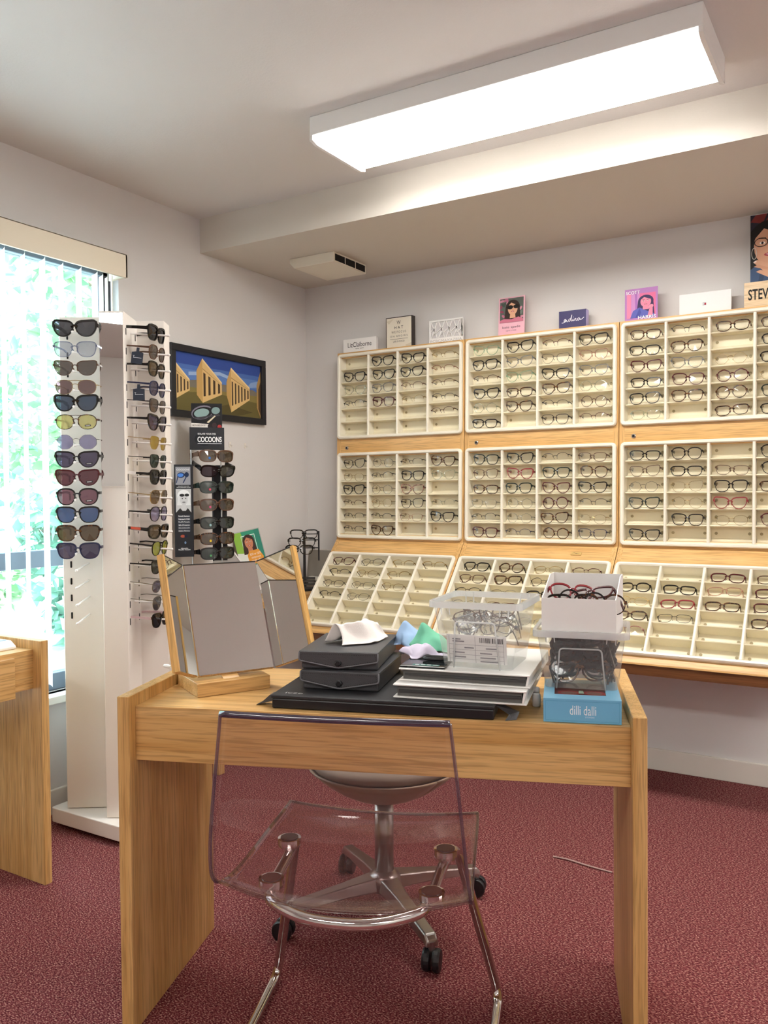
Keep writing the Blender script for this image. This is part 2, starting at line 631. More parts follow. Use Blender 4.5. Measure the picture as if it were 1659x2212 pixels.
def tree(name, label, cat, x, y, h, rad, lm, n=2600, low=.6):
    t = thing(name, label, cat, (x, y, -.25), random.random()*6, 'trees outside the window')
    mb = MB()
    mb.tube([(0, 0, 0), (.05, .02, h*.3), (0, .08, h*.6), (.03, .05, h*.9)], .12, 8, r_end=.03)
    for k in range(6):
        a = k*1.1
        z = h*(.35+.08*k)
        mb.tube([(0, .03, z), (math.cos(a)*rad*.4, math.sin(a)*rad*.4, z+rad*.3), (math.cos(a)*rad*.8, math.sin(a)*rad*.8, z+rad*.45)], .045, 6, r_end=.012)
    mb.build('trunk', BARK, t, smooth=True)
    fb = MB()
    blobs = []
    for k in range(16):
        a, e = random.uniform(0, 2*PI), random.random()
        rr = rad*random.uniform(.25, .85)
        blobs.append((rr*math.cos(a), rr*math.sin(a), low + (h-low)*random.uniform(.05, 1), rad*random.uniform(.3, .5)))
    for i in range(n):
        bx, by, bz, br = random.choice(blobs)
        d = Vector((random.gauss(0, 1), random.gauss(0, 1), random.gauss(0, 1))).normalized()*br*random.random()**.4
        c = Vector((bx, by, bz)) + d
        u = Vector((random.gauss(0, 1), random.gauss(0, 1), random.gauss(0, .6))).normalized()
        w = u.cross(Vector((random.gauss(0, 1), random.gauss(0, 1), random.gauss(0, 1)))).normalized()
        L = random.uniform(.07, .13)
        fb.add([c-u*L, c+w*L*.5, c+u*L, c-w*L*.5], [(0, 1, 2, 3)])
    me = bpy.data.meshes.new('foliage')
    me.from_pydata(fb.v, [], fb.f)
    me.materials.append(lm)
    obj('foliage', me, t)
for i, (x, y, h, r) in enumerate(((-5.2, 3.4, 6.2, 1.9), (-6.6, 1.2, 7.0, 2.2), (-5.4, -1.2, 6.0, 1.9), (-8.4, 5.6, 7.5, 2.4), (-9.6, 2.8, 8.0, 2.6))):
    tree('broadleaf_tree', ['broad leafy green tree seen through the blind nearest the valance end', 'bluish green tree standing behind between the blind vanes', 'light green tree farther along the window', 'tall green tree in the second row outside', 'tall bluish tree deep in the outside greenery'][i], 'tree', x, y, h, r, LEAFS[i % 3])
for i, (x, y, h, r) in enumerate(((-3.9, 1.9, 1.5, .8), (-4.3, .2, 1.3, .8))):
    tree('garden_shrub', ['low green shrub by the window mullion outside', 'low light green shrub on the lawn farther outside'][i], 'shrub', x, y, h, r, LEAFS[(i+1) % 3], 1500, .2)

# ---------------------------------------------------------------- eyeglasses
SHAPES = {  # half width, half height, squareness, taper to the bottom, outer lift
    'rect': (.0270, .0186, 3.1, .14, .0020), 'oval': (.0264, .0202, 2.3, .05, .001), 'round': (.0250, .0240, 2.05, .02, 0),
    'square': (.0268, .0220, 2.9, .17, .0030), 'cat': (.0272, .0218, 2.4, .23, .0080), 'panto': (.0258, .0230, 2.4, .12, .001),
    'geo': (.0262, .0232, 2, .04, 0), 'aviator': (.0290, .0235, 2.5, .10, -.002), 'big': (.0305, .0234, 2.5, .22, .0088),
    'octo': (.0290, .0250, 2, .02, 0), 'wrap': (.0360, .0225, 3.0, .06, .001), 'sport': (.0340, .0195, 2.8, .12, .002)}
def outline(shape, N=24):
    a, b, n, tp, lift = SHAPES[shape]
    P = []
    if shape in ('geo', 'octo'):
        m = 7 if shape == 'geo' else 8
        co = [(a*1.04*math.cos(2*PI*(k+.5)/m+(.0 if m == 8 else .22)), b*1.04*math.sin(2*PI*(k+.5)/m+(.0 if m == 8 else .22))) for k in range(m)]
        per = N//m
        for k in range(m):
            p, q = co[k], co[(k+1) % m]
            for j in range(per):
                t_ = (j+.5)/per
                x, z = p[0]+(q[0]-p[0])*t_, p[1]+(q[1]-p[1])*t_
                P.append((x, z))
        return P
    for k in range(N):
        th = 2*PI*k/N
        c, s = math.cos(th), math.sin(th)
        x = a*math.copysign(abs(c)**(2/n), c)
        z = b*math.copysign(abs(s)**(2/n), s)
        x *= 1 + tp*(z/b)
        if x > 0:
            z += lift*(x/a)**2*(1 if z > 0 else .3)
        else:
            x *= 1 - .06*max(0, -z/b)
        P.append((x, z))
    return P

STYLES = {}
def glasses_style(shape, kind, L=.047, wrap=1.3, temple_h=None):
    """kind: thick acetate, thin acetate, wire metal, half rim, rimless.  Front faces -y, temples go +y, origin under the bridge"""
    key = (shape, kind, L, temple_h)
    if key in STYLES:
        return STYLES[key]
    O = outline(shape)
    N = len(O)
    a, b = SHAPES[shape][0], SHAPES[shape][1]
    t, brow, d = {'thick': (.0026, .9, .0042), 'thin': (.0016, .6, .0034), 'wire': (.0010, .2, .0022), 'half': (.0016, .9, .0030), 'rimless': (.0006, 0, .0018), 'chunky': (.0036, .8, .006)}[kind]
    br = {'thick': .0165, 'thin': .017, 'wire': .019, 'half': .018, 'rimless': .019, 'chunky': .015}[kind]
    cx = br/2 + a
    zc = b + .004
    def Y(x):
        return wrap*x*x
    def nrm(i):
        p, q = O[i-1], O[(i+1) % N]
        v = Vector((q[1]-p[1], -(q[0]-p[0]))).normalized()
        if v.dot(Vector(O[i])) < 0:
            v = -v
        return v
    front = MB()
    for sg in (1, -1):
        idx = list(range(N))
        closed = True
        if kind == 'half':
            top = [i for i in idx if O[i][1] > -.15*b]
            st = next(i for i in idx if i in top and (i-1) % N not in top)
            idx = [(st+k) % N for k in range(len(top))]
            closed = False
        vs, fs = [], []
        for i in idx:
            x, z = O[i]
            n_ = nrm(i)
            tt = t*(1+brow*max(0, z/b))
            if kind == 'half':
                tt = t*(.35+brow*max(0, z/b))
            X0, X1 = sg*(cx+x), sg*(cx+x+n_.x*tt)
            for (X, Zz, dy) in ((X0, z, -d/2), (X1, z+n_.y*tt, -d/2), (X1, z+n_.y*tt, d/2), (X0, z, d/2)):
                vs.append((X, Y(X)+dy, zc+Zz))
        M_ = len(idx)
        for i in range(M_ if closed else M_-1):
            j = (i+1) % M_
            for k in range(4):
                fs.append((i*4+k, j*4+k, j*4+(k+1) % 4, i*4+(k+1) % 4))
        front.add(vs, fs)
        # end piece at the upper outer corner
        hz = zc + (.50*b if shape not in ('aviator', 'octo', 'geo', 'round') else .30*b)
        xo = cx + max(x for x, z in O if z > 0)
        eh = {'thick': .0042, 'thin': .003, 'wire': .0016, 'half': .0024, 'rimless': .0014, 'chunky': .006}[kind]
        front.hexa([(sg*(xo-.001), Y(xo)-d/2, hz-eh), (sg*(xo+.0055), Y(xo)+.001-d/2, hz-eh*.7), (sg*(xo+.0055), Y(xo)+.006, hz-eh*.7), (sg*(xo-.001), Y(xo)+d/2, hz-eh),
                    (sg*(xo-.001), Y(xo)-d/2, hz+eh), (sg*(xo+.0055), Y(xo)+.001-d/2, hz+eh*1.2), (sg*(xo+.0055), Y(xo)+.006, hz+eh*1.2), (sg*(xo-.001), Y(xo)+d/2, hz+eh)])
        # nose pads
        if kind in ('wire', 'half', 'rimless'):
            front.tube([(sg*(br/2+.001), Y(.01)+.001, zc+.001), (sg*(br/2-.0015), .007, zc-.004)], .0006, 5)
            front.lathe([(.0004, -.0012), (.0024, 0), (.0004, .0012)], 8, (sg*(br/2-.002), .0085, zc-.005), 'x')
        else:
            front.tube([(sg*(br/2+.0005), 0, zc+.004), (sg*(br/2-.003), .006, zc-.003), (sg*(br/2-.0005), .004, zc-.009)], .0017, 6)
    bz = zc + .34*b
    rr = {'thick': .0022, 'thin': .0016, 'wire': .0010, 'half': .0013, 'rimless': .0009, 'chunky': .0042}[kind]
    xi = br/2 + (.0012 if kind != 'rimless' else .0035)
    front.tube([(-xi-.002, 0, bz-.001), (-br*.28, -.0012, bz+.0022), (0, -.0016, bz+.003), (br*.28, -.0012, bz+.0022), (xi+.002, 0, bz-.001)], rr, 7)
    if shape == 'aviator':
        front.tube([(-cx*.62, 0, zc+.93*b), (0, -.001, zc+.93*b+.001), (cx*.62, 0, zc+.93*b)], .0011, 6)
    def lens(sg):
        vs = [(sg*cx, Y(cx)-.0008, zc)] + [(sg*(cx+x), Y(cx+x), zc+z) for x, z in O]
        return MB().add(vs, [(0, 1+i, 1+(i+1) % N) for i in range(N)])
    hx = cx + max(x for x, z in O if z > 0) + .0045
    th = temple_h or {'thick': .0042, 'thin': .0032, 'wire': .0016, 'half': .0022, 'rimless': .0013, 'chunky': .006}[kind]
    tw = {'thick': .0018, 'thin': .0015, 'wire': .0008, 'half': .001, 'rimless': .0007, 'chunky': .0022}[kind]
    def temple(sg):
        m = MB()
        y0 = Y(hx)+.003
        st = [(0, 1, 0), (.35, .8, .0), (.7, .75, -.001), (1, 1.1, -.004 if L < .1 else -.008)]
        vs, fs = [], []
        for (f_, hh, dz) in st:
            y = y0 + f_*(L-.004)
            for (dx, dzz) in ((-tw, -th*hh), (tw, -th*hh), (tw, th*hh), (-tw, th*hh)):
                vs.append((sg*(hx-.002*f_)+dx, y, hz+dz+dzz))
        for i in range(3):
            fs += [(i*4+k, (i+1)*4+k, (i+1)*4+(k+1) % 4, i*4+(k+1) % 4) for k in range(4)]
        fs += [(0, 1, 2, 3), (12, 13, 14, 15)]
        return m.add(vs, fs)
    S = dict(front=front.mesh('frame_front', BLACKP), lr=lens(1).mesh('lens', LENS), ll=lens(-1).mesh('lens', LENS),
             tr=temple(1).mesh('temple', BLACKP), tl=temple(-1).mesh('temple', BLACKP), b=b, w=hx, tag=(cx, zc))
    STYLES[key] = S
    return S

def slot(o, m):
    o.material_slots[0].link = 'OBJECT'
    o.material_slots[0].material = m
    return o

def glasses(name, label, cat, group, M, S, fm, lm=None, tm=None):
    """one pair: an Empty with frame front, two lenses, two temples; meshes shared between alike pairs"""
    e = thing(name, label, cat, group=group)
    e.matrix_world = M
    slot(obj('frame_front', S['front'], e), fm)
    for k in ('lr', 'll'):
        slot(obj('lens', S[k], e), lm or LENS)
    for k in ('tr', 'tl'):
        slot(obj('temple', S[k], e), tm or fm)
    return e

def tort(name, c1, c2, sc=160):
    m = bpy.data.materials.new(name)
    m.use_nodes = True
    nt = m.node_tree
    b = nt.nodes['Principled BSDF']
    b.inputs['Roughness'].default_value = .18
    tc = nd(nt, 'ShaderNodeTexCoord')
    n = nd(nt, 'ShaderNodeTexNoise')
    n.inputs['Scale'].default_value = sc
    nt.links.new(tc.outputs['Object'], n.inputs['Vector'])
    r = nd(nt, 'ShaderNodeValToRGB')
    r.color_ramp.elements[0].position = .45
    r.color_ramp.elements[0].color = lin(c1)
    r.color_ramp.elements[1].position = .62
    r.color_ramp.elements[1].color = lin(c2)
    nt.links.new(n.outputs['Fac'], r.inputs[0])
    nt.links.new(r.outputs[0], b.inputs['Base Color'])
    return m
FR = {'K': ('black', mat('acetate_black', '#16120f', .15)), 'T': ('tortoiseshell', tort('acetate_tortoise', '#1c120c', '#6b4020')),
      'B': ('brown', mat('acetate_brown', '#5a3d2c', .2)), 'U': ('burgundy', mat('acetate_burgundy', '#4c1519', .18)),
      'N': ('navy', mat('acetate_navy', '#262a4a', .18)), 'G': ('dark green', mat('acetate_green_black', '#1c2822', .18)),
      'C': ('clear', clear('acetate_clear', '#e4e6dc', .10, .22, '#dfe3d4')), 'M': ('mint clear', clear('acetate_mint', '#cfe6d6', .10, .3, '#c5dccc')),
      'p': ('pale pink', clear('acetate_pale_pink', '#e8cfc4', .08, .45, '#d9b3a2')), 'e': ('grey', mat('acetate_grey', '#6a6c70', .2)),
      'g': ('gold wire', mat('metal_gold', '#b59a6a', .25, 1)), 'v': ('silver wire', mat('metal_silver', '#8d8a84', .25, 1)),
      'k': ('dark metal', mat('metal_gunmetal', '#2c2623', .3, .7)), 'r': ('rose gold', mat('metal_rose', '#a8705a', .25, 1)),
      'R': ('red', mat('acetate_red', '#8c3036', .18)), 'P': ('tortoise pink', tort('acetate_pink_tortoise', '#4a2c22', '#c99a86'))}
SH = {'r': ('rect', 'rectangular'), 'o': ('oval', 'oval'), 'R': ('round', 'round'), 's': ('square', 'square'), 'c': ('cat', 'cat-eye'), 'n': ('panto', 'rounded'), 'x': ('geo', 'geometric'), 'h': ('oval', 'half-rim')}
def decode(cd):
    sh, kind = SH[cd[0]], 'thick'
    c = cd[1]
    if cd[0] == 'h':
        kind = 'half'
    elif c in 'gvkr':
        kind = 'wire'
    elif c in 'BeCpMN':
        kind = 'thin'
    if len(cd) > 2:
        kind = {'t': 'thin', 'w': 'wire', 'T': 'thick'}[cd[2]]
    return sh, kind, FR[c]

# ---------------------------------------------------------------- wall display units and trays
UX, UW, NU = .2717, .7168, 3
TH_U, TH_L = -.0265, -.7239
SLOPE_A = Vector((0, -.125, .957))
SE = Vector((0, -.6623, -.7493))
def plane_pt(P0, e, x, s, d):
    n = Vector((1, 0, 0)).cross(e)          # points away from the room? resolved below
    if n.y < 0:
        n = -n
    return Vector((x, P0[1], P0[2])) + e*s + n*d
def slab(P0, e, x0, x1, s0, s1, d0, d1):
    c = [plane_pt(P0, e, x, s, d) for s in (s0, s1) for (x, d) in ((x0, d0), (x1, d0), (x1, d1), (x0, d1))]
    return MB().hexa(c)
PU = Vector((0, -.10, 1.9)); EU = (Vector((0, -.125, .957))-PU); LU = EU.length; EU.normalize()
SLOPE_L = .545
UNITLAB = ['oak glasses display unit next to the corner, under the white and eye chart signs',
           'middle oak glasses display unit, under the pink poster and purple box',
           'oak glasses display unit under the purple poster and wooden sign']
UNITLAB.append('added oak glasses display unit on the window wall, for the mirror reflection')  # out-of-view unit added so a mirror wing reflects trays
BASES = [Matrix.Translation((UX+k*UW, 0, 0)) for k in range(NU)] + [Matrix.Translation((0, -3.96, 0)) @ Matrix.Rotation(PI/2, 4, 'Z')]
for k in range(NU+1):
    x0, x1 = .0015, UW-.0015
    t = thing('display_unit', UNITLAB[k], 'display unit', BASES[k].translation, PI/2 if k == NU else 0, group='oak wall display units')
    prof = [(-.002, 1.9), (-.10, 1.9), (-.125, .957), (-.125-.6623*SLOPE_L, .957-.7493*SLOPE_L), (-.486, .505), (-.002, .505)]
    inner = [(-.002, 1.9), (-.089, 1.9), (-.112, .962), (-.112-.6623*SLOPE_L, .957-.7493*SLOPE_L+.004), (-.47, .505), (-.002, .505)]
    MB().prism(inner, x0, x0+.012).build('side_panel', POAKZ, t)
    MB().prism(inner, x1-.012, x1).build('side_panel', POAKZ, t)
    MB().box(x0, x1, -.10, -.002, 1.888, 1.9).build('top_panel', POAKX, t)
    sd = 0.022
    for (a, b_) in ((x0, x0+sd), (x1-sd, x1)):
        slab(PU, EU, a, b_, .0, LU, 0, .012).build('upper_stile', POAKZ, t)
        slab(SLOPE_A, SE, a, b_, 0, SLOPE_L, 0, .012).build('lower_stile', POAKZ, t)
    for (s0, s1) in ((0, .028), (.427, .528), (.915, LU)):
        slab(PU, EU, x0+sd, x1-sd, s0, s1, 0, .012).build('upper_rail', POAKX, t)
    for (s0, s1) in ((0, .085), (.500, SLOPE_L)):
        slab(SLOPE_A, SE, x0+sd, x1-sd, s0, s1, 0, .012).build('lower_rail', POAKX, t)
    yb, zb = -.125-.6623*SLOPE_L, .957-.7493*SLOPE_L
    MB().prism([(yb, zb), (yb+.012, zb+.006), (yb+.012, zb-.01), (yb-.002, zb-.006)], x0, x1).build('lip', POAKX, t)
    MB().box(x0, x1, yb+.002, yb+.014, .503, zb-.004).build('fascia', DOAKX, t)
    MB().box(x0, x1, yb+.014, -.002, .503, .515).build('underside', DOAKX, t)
    MB().box(x0+.012, x1-.012, -.03, -.022, .52, 1.888).build('back_board', POAKZ, t)
    c = plane_pt(PU, EU, .062, .482, 0)
    g = MB().lathe([(.009, 0), (.009, -.004), (.006, -.006)], 14, tuple(c), 'y').build('lock', STEEL, t, smooth=False)
    MB().lathe([(.0052, 0), (.0052, -.0065)], 12, tuple(c), 'y').build('keyhole', DARK, g)
    if k == 1:
        c = plane_pt(SLOPE_A, SE, .545, .045, -.0015)
        p = MB().prism(rrect(.048, .017, .003), -.0012, .0012, 'y').build('name_plate', mat('gold_foil_plate', '#d9b877', .35, .6), t, tuple(c), (TH_L, 0, 0))
        art(p, 'printed_mark', .04, .012, [('p', '#2a2018', [(.05, .45), (.3, .8), (.45, .55), (.95, .35), (.5, .4), (.3, .65)])], (-.02, -.0013, -.006))
    # tray positions: (name, origin at tray bottom centre on the plane, tilt)

TW, THT = .700, .430
NC, NR, RIM = 4, 6, .016
CW, CH = (TW-2*RIM)/NC, (THT-2*RIM)/NR
def tray_parts():
    ou, iu = rrect(TW, THT, .018, 4, 0, THT/2), rrect(TW-2*RIM, THT-2*RIM, .006, 4, 0, THT/2)
    n = len(ou)
    fr = MB()
    rings = [[(p[0], y, p[1]) for p in pl_] for pl_, y in ((ou, 0), (ou, -.010), (rrect(TW-.008, THT-.008, .016, 4, 0, THT/2), -.016), (rrect(TW-2*RIM+.008, THT-2*RIM+.008, .008, 4, 0, THT/2), -.016), (iu, -.011), (iu, .05))]
    vs = [p for r in rings for p in r]
    fr.add(vs, [(i*n+k, i*n+(k+1) % n, (i+1)*n+(k+1) % n, (i+1)*n+k) for i in range(5) for k in range(n)])
    D = {}
    D['rim'] = fr.mesh('rim', CREAM)
    D['back_panel'] = MB().box(-TW/2+RIM, TW/2-RIM, .044, .05, RIM, THT-RIM).mesh('back_panel', CREAM_SHADED)
    D['divider'] = MB().prism([(-.006, -.008), (-.003, -.013), (.003, -.013), (.006, -.008), (.003, .046), (-.003, .046)], RIM, THT-RIM, 'z').mesh('divider', CREAM)
    D['shelf'] = MB().prism([(-.004, -.0025), (-.006, 0), (-.004, .003), (.004, .003), (.03, .008), (.046, .020), (.046, -.006), (.02, -.004)], -CW/2+.005, CW/2-.005, 'x').mesh('shelf', CREAM_SHADED)
    h = MB()
    for c in range(NC):
        for r in range(NR):
            for s in (-1, 1):
                h.lathe([(.0062, 0), (.0062, -.0015)], 8, (-TW/2+RIM+CW*(c+.5)+s*.062, .0438, RIM+CH*(r+.5)+.006), 'y')
    D['temple_holes'] = h.mesh('temple_holes', HOLE)
    return D
TP = tray_parts()
TRAYS = {}
def tray(name, label, u, lower, s_top):
    P0, e, th = (SLOPE_A, SE, TH_L) if lower else (PU, EU, TH_U)
    c = plane_pt(P0, e, UW/2, s_top+THT, -.0005)
    M = BASES[u] @ Matrix.Translation(c) @ Matrix.Rotation(th, 4, 'X')
    t = thing('frame_tray', label, 'display tray', group='cream eyeglass trays')
    t.matrix_world = M
    for k in ('rim', 'back_panel'):
        obj(k, TP[k], t)
    tag(obj('temple_holes', TP['temple_holes'], t), kind='stuff')
    for i in range(1, NC):
        obj('divider', TP['divider'], t, (-TW/2+RIM+CW*i, 0, 0))
    for i in range(NC):
        for j in range(NR):
            obj('shelf', TP['shelf'], t, (-TW/2+RIM+CW*(i+.5), 0, RIM+CH*j+.003 if j else RIM+.001))
    return M
WHERE = ['nearest the corner', 'of the middle unit', 'under the wooden sign', 'on the added wall unit']
LEVEL = ['upper', 'middle', 'sloped']
ORD = ['first', 'second', 'third', 'fourth', 'fifth', 'sixth']
CONT = {
 (0, 0): ['-- cK cK hg', 'cK cK cK hr', 'cC se hB hB', 'hK sU hg hK', '-- -- -- hB', '-- -- -- --'],
 (0, 1): ['ckt xv hK cT', 'og hK sK cC', 'cK xv cP --', 'hB xg skt hC', 'hK hK rr cK', 'hk cT -- --'],
 (0, 2): ['sUt ok hg hg', 'hk og hg --', 'ok ov og --', 'hk ov -- --', '-- -- -- --', '-- -- -- --'],
 (1, 0): ['cM cK hU cK', 'sK ce ck cp', 'hT cM cK ce', 'cK rT cT xC', 'xC cT hK RB', 'rK -- skt hU'],
 (1, 1): ['sG cK hK rB', 'sB cR sG nT', 'rT sG cU cK', 'rv xv RU hk', 'hK xv cT og', 'sU hN xT sN'],
 (1, 2): ['sK RT og hU', 'sB cT xk --', 'hK ov rK --', 'ok og -- --', '-- -- ov --', '-- -- -- --'],
 (2, 0): ['rT hk rT rT', 'rK sT -- rK', 'cU ce xg rK', 'rK sU xU og', 'sK sT RT sG', 'rC -- rT rK'],
 (2, 1): ['rK nK -- nK', 'cB rK rB nK', 'xk cg sK rT', 'cG xg cR --', '-- sK og nU', 'cK -- -- --'],
 (2, 2): ['-- -- rU rB', 'ot rK rp rU', 'og rR rT rU', 'rT rk -- rT', 'hR -- -- --', '-- -- -- --'],
}
rg = random.Random(3)
CONT[(3, 0)] = ['cK rT -- hg', 'sK hk rK og', 'rT -- cK hg', 'hk og ov --', 'og hk -- ok', '-- ov hg --']
CONT[(3, 1)] = ['sK rT hk --', 'og hk rv ok', '-- cT og hk', 'rK -- ov sU', 'hk sT -- --', '-- -- rK --']
CONT[(3, 2)] = ['-- -- -- --']*6
for u in range(NU+1):
    for lv in range(3):
        nm = '%s cream tray %s' % (LEVEL[lv], WHERE[u])
        M = tray('frame_tray', '%s cream plastic eyeglass tray %s' % (LEVEL[lv], WHERE[u]) if lv < 2 else 'sloped lower cream plastic eyeglass tray %s' % WHERE[u], u, lv == 2, {0: .008, 1: .507, 2: .086}[lv])
        for r in range(NR):
            for c, cd in enumerate(CONT[(u, lv)][r].split()):
                if cd == '--':
                    continue
                if cd == 'ot':
                    cd = 'oK'
                (sh, shn), kind, (cn, fm) = decode(cd)
                S = glasses_style(sh, kind)
                x = -TW/2+RIM+CW*(c+.5) + rg.uniform(-.004, .004)
                z = RIM + CH*(NR-1-r) + .002 + rg.uniform(0, .003)
                if S['b']*2 > CH-.018:
                    z -= .003
                G = M @ Matrix.Translation((x, -.008+rg.uniform(-.002, .001), z)) @ Matrix.Rotation(rg.uniform(-.05, .05), 4, 'Y') @ Matrix.Scale(.92, 4)
                tmp = fm
                if kind in ('wire', 'half') and rg.random() < .6:
                    tmp = rg.choice([FR['K'][1], FR['T'][1], FR['k'][1]])
                glasses('eyeglasses', '%s %s eyeglasses, %s row %s column of %s tray %s' % (cn, shn, ORD[r], ORD[c], LEVEL[lv], WHERE[u]), 'eyeglasses', 'eyeglasses in the wall trays', G, S, fm, LENS, tmp)

# ---------------------------------------------------------------- signs on top of the units
TOPZ = 1.9005
def block(name, label, cat, x0, x1, h, m, y=-.062, th=.012, z=TOPZ, rotx=0, edge=None, rotz=0):
    t = thing(name, label, cat, ((x0+x1)/2, y, z), (rotx, 0, rotz))
    w = x1-x0
    MB().box(-w/2, w/2, 0, th, 0, h).build('panel', m, t, bevel=.0008)
    return t, w
t, w = block('brand_sign', 'white brand sign lettered in thin black with new york below', 'sign', .283, .481, .073, WHITEC, th=.02)
text(t, 'lettering', 'LizClaiborne', .142, (.0, .043), '#2a2a2c', .024)
text(t, 'lettering', 'new york', .05, (.0, .022), '#4a4a4c', .0085)

t, w = block('box_sign', 'cream eye chart box sign with dark sides saying what we focus on grows', 'sign', .544, .692, .152, mat('dark_wood_box', '#3a332f', .6), th=.032, y=-.072)
art(t, 'printed_face', w-.008, .144, [('p', '#e6ddcb', [(0, 0), (1, 0), (1, 1), (0, 1)]), ('p', '#d6cab4', [(0, .9), (.3, .97), (.1, .8)]), ('p', '#d6cab4', [(.75, .05), (1, .12), (1, 0), (.8, 0)]), ('p', '#2e2a26', [(.14, .272), (.86, .272), (.86, .283), (.14, .283)])], (-(w-.008)/2, -.0002, .004))
text(t, 'lettering', 'W', .022, (0, .124), '#1d1a18', .018, -.0012)
text(t, 'lettering', 'H A T', .05, (0, .1), '#1d1a18', .014, -.0012)
text(t, 'lettering', 'W E  F O C U S', .082, (0, .078), '#2a2623', .011, -.0012)
text(t, 'lettering', 'O N  G R O W S', .098, (0, .058), '#3a3632', .0085, -.0012)
text(t, 'lettering', 'LIFE IS GOOD', .064, (0, .032), '#3a3632', .0085, -.0012)

# lattice cut-out card
t = thing('lattice_sign', 'white cut-out lattice card sign with pale lettering along its foot', 'sign', (.871, -.062, TOPZ))
LW, LH = .18, .113
BC = mat('pale_grey_card', '#cbc8c8', .6)
MB().box(-LW/2, LW/2, .0045, .006, 0, LH).build('backing', BC, t)
fm = MB()
fm.box(-LW/2, LW/2, 0, .004, 0, .028).box(-LW/2, LW/2, 0, .004, LH-.008, LH).box(-LW/2, -LW/2+.008, 0, .004, .028, LH-.008).box(LW/2-.008, LW/2, 0, .004, .028, LH-.008)
fm.build('border', WHITEC, t)
la = MB()
def bar(p, q, wd=.0042):
    d = Vector((q[0]-p[0], 0, q[1]-p[1])).normalized()
    n_ = Vector((-d.z, 0, d.x))*wd/2
    a_, b_ = Vector((p[0], 0, p[1])), Vector((q[0], 0, q[1]))
    c = [a_-n_, b_-n_, b_+n_, a_+n_]
    la.hexa([tuple(v) for v in c] + [(v.x, .0038, v.z) for v in c])
z0, z1 = .026, LH-.006
for i in range(5):
    xa = -LW/2+.01+i*.04
    for (p, q) in (((xa, z0), (xa+.034, z1)), ((xa+.034, z0), (xa, z1)), ((xa+.017, .045), (xa+.017, .075)), ((xa-.004, .06), (xa+.017, .075)), ((xa+.017, .045), (xa+.038, .06))):
        cl = lambda v: (max(-LW/2+.005, min(LW/2-.005, v[0])), v[1])
        bar(cl(p), cl(q))
la.build('lattice', WHITEC, t)
text(t, 'lettering', 'BCBGMAXAZRIA', LW*.93, (0, .013), '#b9b5b6', .013)

def face(cx, cy, r, skin, hair, asp, glasses_c=None, long=1.9):
    """a simple printed portrait: hair, face, neck, features; r is a share of the picture height"""
    rx = r*asp
    S = [('e', hair, cx, cy+.12*r, rx*1.35, r*1.28), ('p', hair, [(cx-rx*1.35, cy+.2*r), (cx+rx*1.3, cy+.2*r), (cx+rx*1.5, cy-long*r), (cx-rx*1.6, cy-long*r)]),
         ('p', skin, [(cx-.42*rx, cy-.5*r), (cx+.42*rx, cy-.5*r), (cx+.55*rx, cy-1.6*r), (cx-.55*rx, cy-1.6*r)]),
         ('e', skin, cx, cy, rx*.92, r*1.12),
         ('p', hair, [(cx-rx*.95, cy+.35*r), (cx-.3*rx, cy+.95*r), (cx+.95*rx, cy+.4*r), (cx+.9*rx, cy+1.05*r), (cx-.1*rx, cy+1.38*r), (cx-rx*.95, cy+1.0*r)])]
    for s in (-1, 1):
        S.append(('p', '#2b201b', [(cx+s*.18*rx, cy+.36*r), (cx+s*.62*rx, cy+.40*r), (cx+s*.62*rx, cy+.46*r), (cx+s*.18*rx, cy+.43*r)]))
        if glasses_c:
            S.append(('e', glasses_c, cx+s*.42*rx, cy+.13*r, rx*.36, r*.22))
        else:
            S.append(('e', '#f4eee8', cx+s*.4*rx, cy+.15*r, rx*.17, r*.075))
            S.append(('e', '#2b201b', cx+s*.4*rx, cy+.15*r, rx*.075, r*.075))
    S += [('p', '#b98470', [(cx-.1*rx, cy-.18*r), (cx+.12*rx, cy-.18*r), (cx+.05*rx, cy-.1*r)]),
          ('e', '#a8434c', cx, cy-.52*r, rx*.3, r*.1), ('p', '#f7f2ee', [(cx-.2*rx, cy-.49*r), (cx+.2*rx, cy-.49*r), (cx, cy-.56*r)])]
    return S

# pink poster
t = thing('pink_poster', 'pink poster card of a laughing woman in sunglasses', 'poster', (1.206, -.07, TOPZ), (-.06, 0, 0))
PW, PH = .127, .176
MB().box(-PW/2, PW/2, 0, .003, 0, PH).build('card', mat('pink_card', '#eab4c2', .5), t)
sh = [('p', '#59605a', [(0, 0), (1, 0), (1, 1), (0, 1)])]
rr_ = random.Random(5)
for i in range(26):
    sh.append(('e', rr_.choice(['#6f7a70', '#b56c84', '#c98a9c', '#48554c', '#8c3f55']), rr_.uniform(.05, .95), rr_.uniform(.05, .95), .09, .05, rr_.uniform(0, 3)))
sh += face(.55, .57, .25, '#d9a585', '#33251f', .9)
sh += [('e', '#14100f', .44, .62, .13, .085), ('e', '#14100f', .70, .63, .12, .085), ('p', '#14100f', [(.5, .64), (.66, .65), (.66, .67), (.5, .67)]), ('p', '#14100f', [(.25, .6), (.33, .63), (.33, .66), (.25, .62)]),
       ('p', '#c77389', [(0, 0), (1, 0), (1, .1), (.8, .2), (.5, .12), (.2, .16), (0, .1)])]
art(t, 'printed_picture', PW*.9, PH*.63, sh, (-PW*.45, -.0001, PH*.34), step=.00004)
text(t, 'lettering', 'kate spade', PW*.68, (0, PH*.21), '#5d4a50', .014)
text(t, 'lettering', 'NEW YORK', PW*.4, (0, PH*.125), '#7b6268', .006)

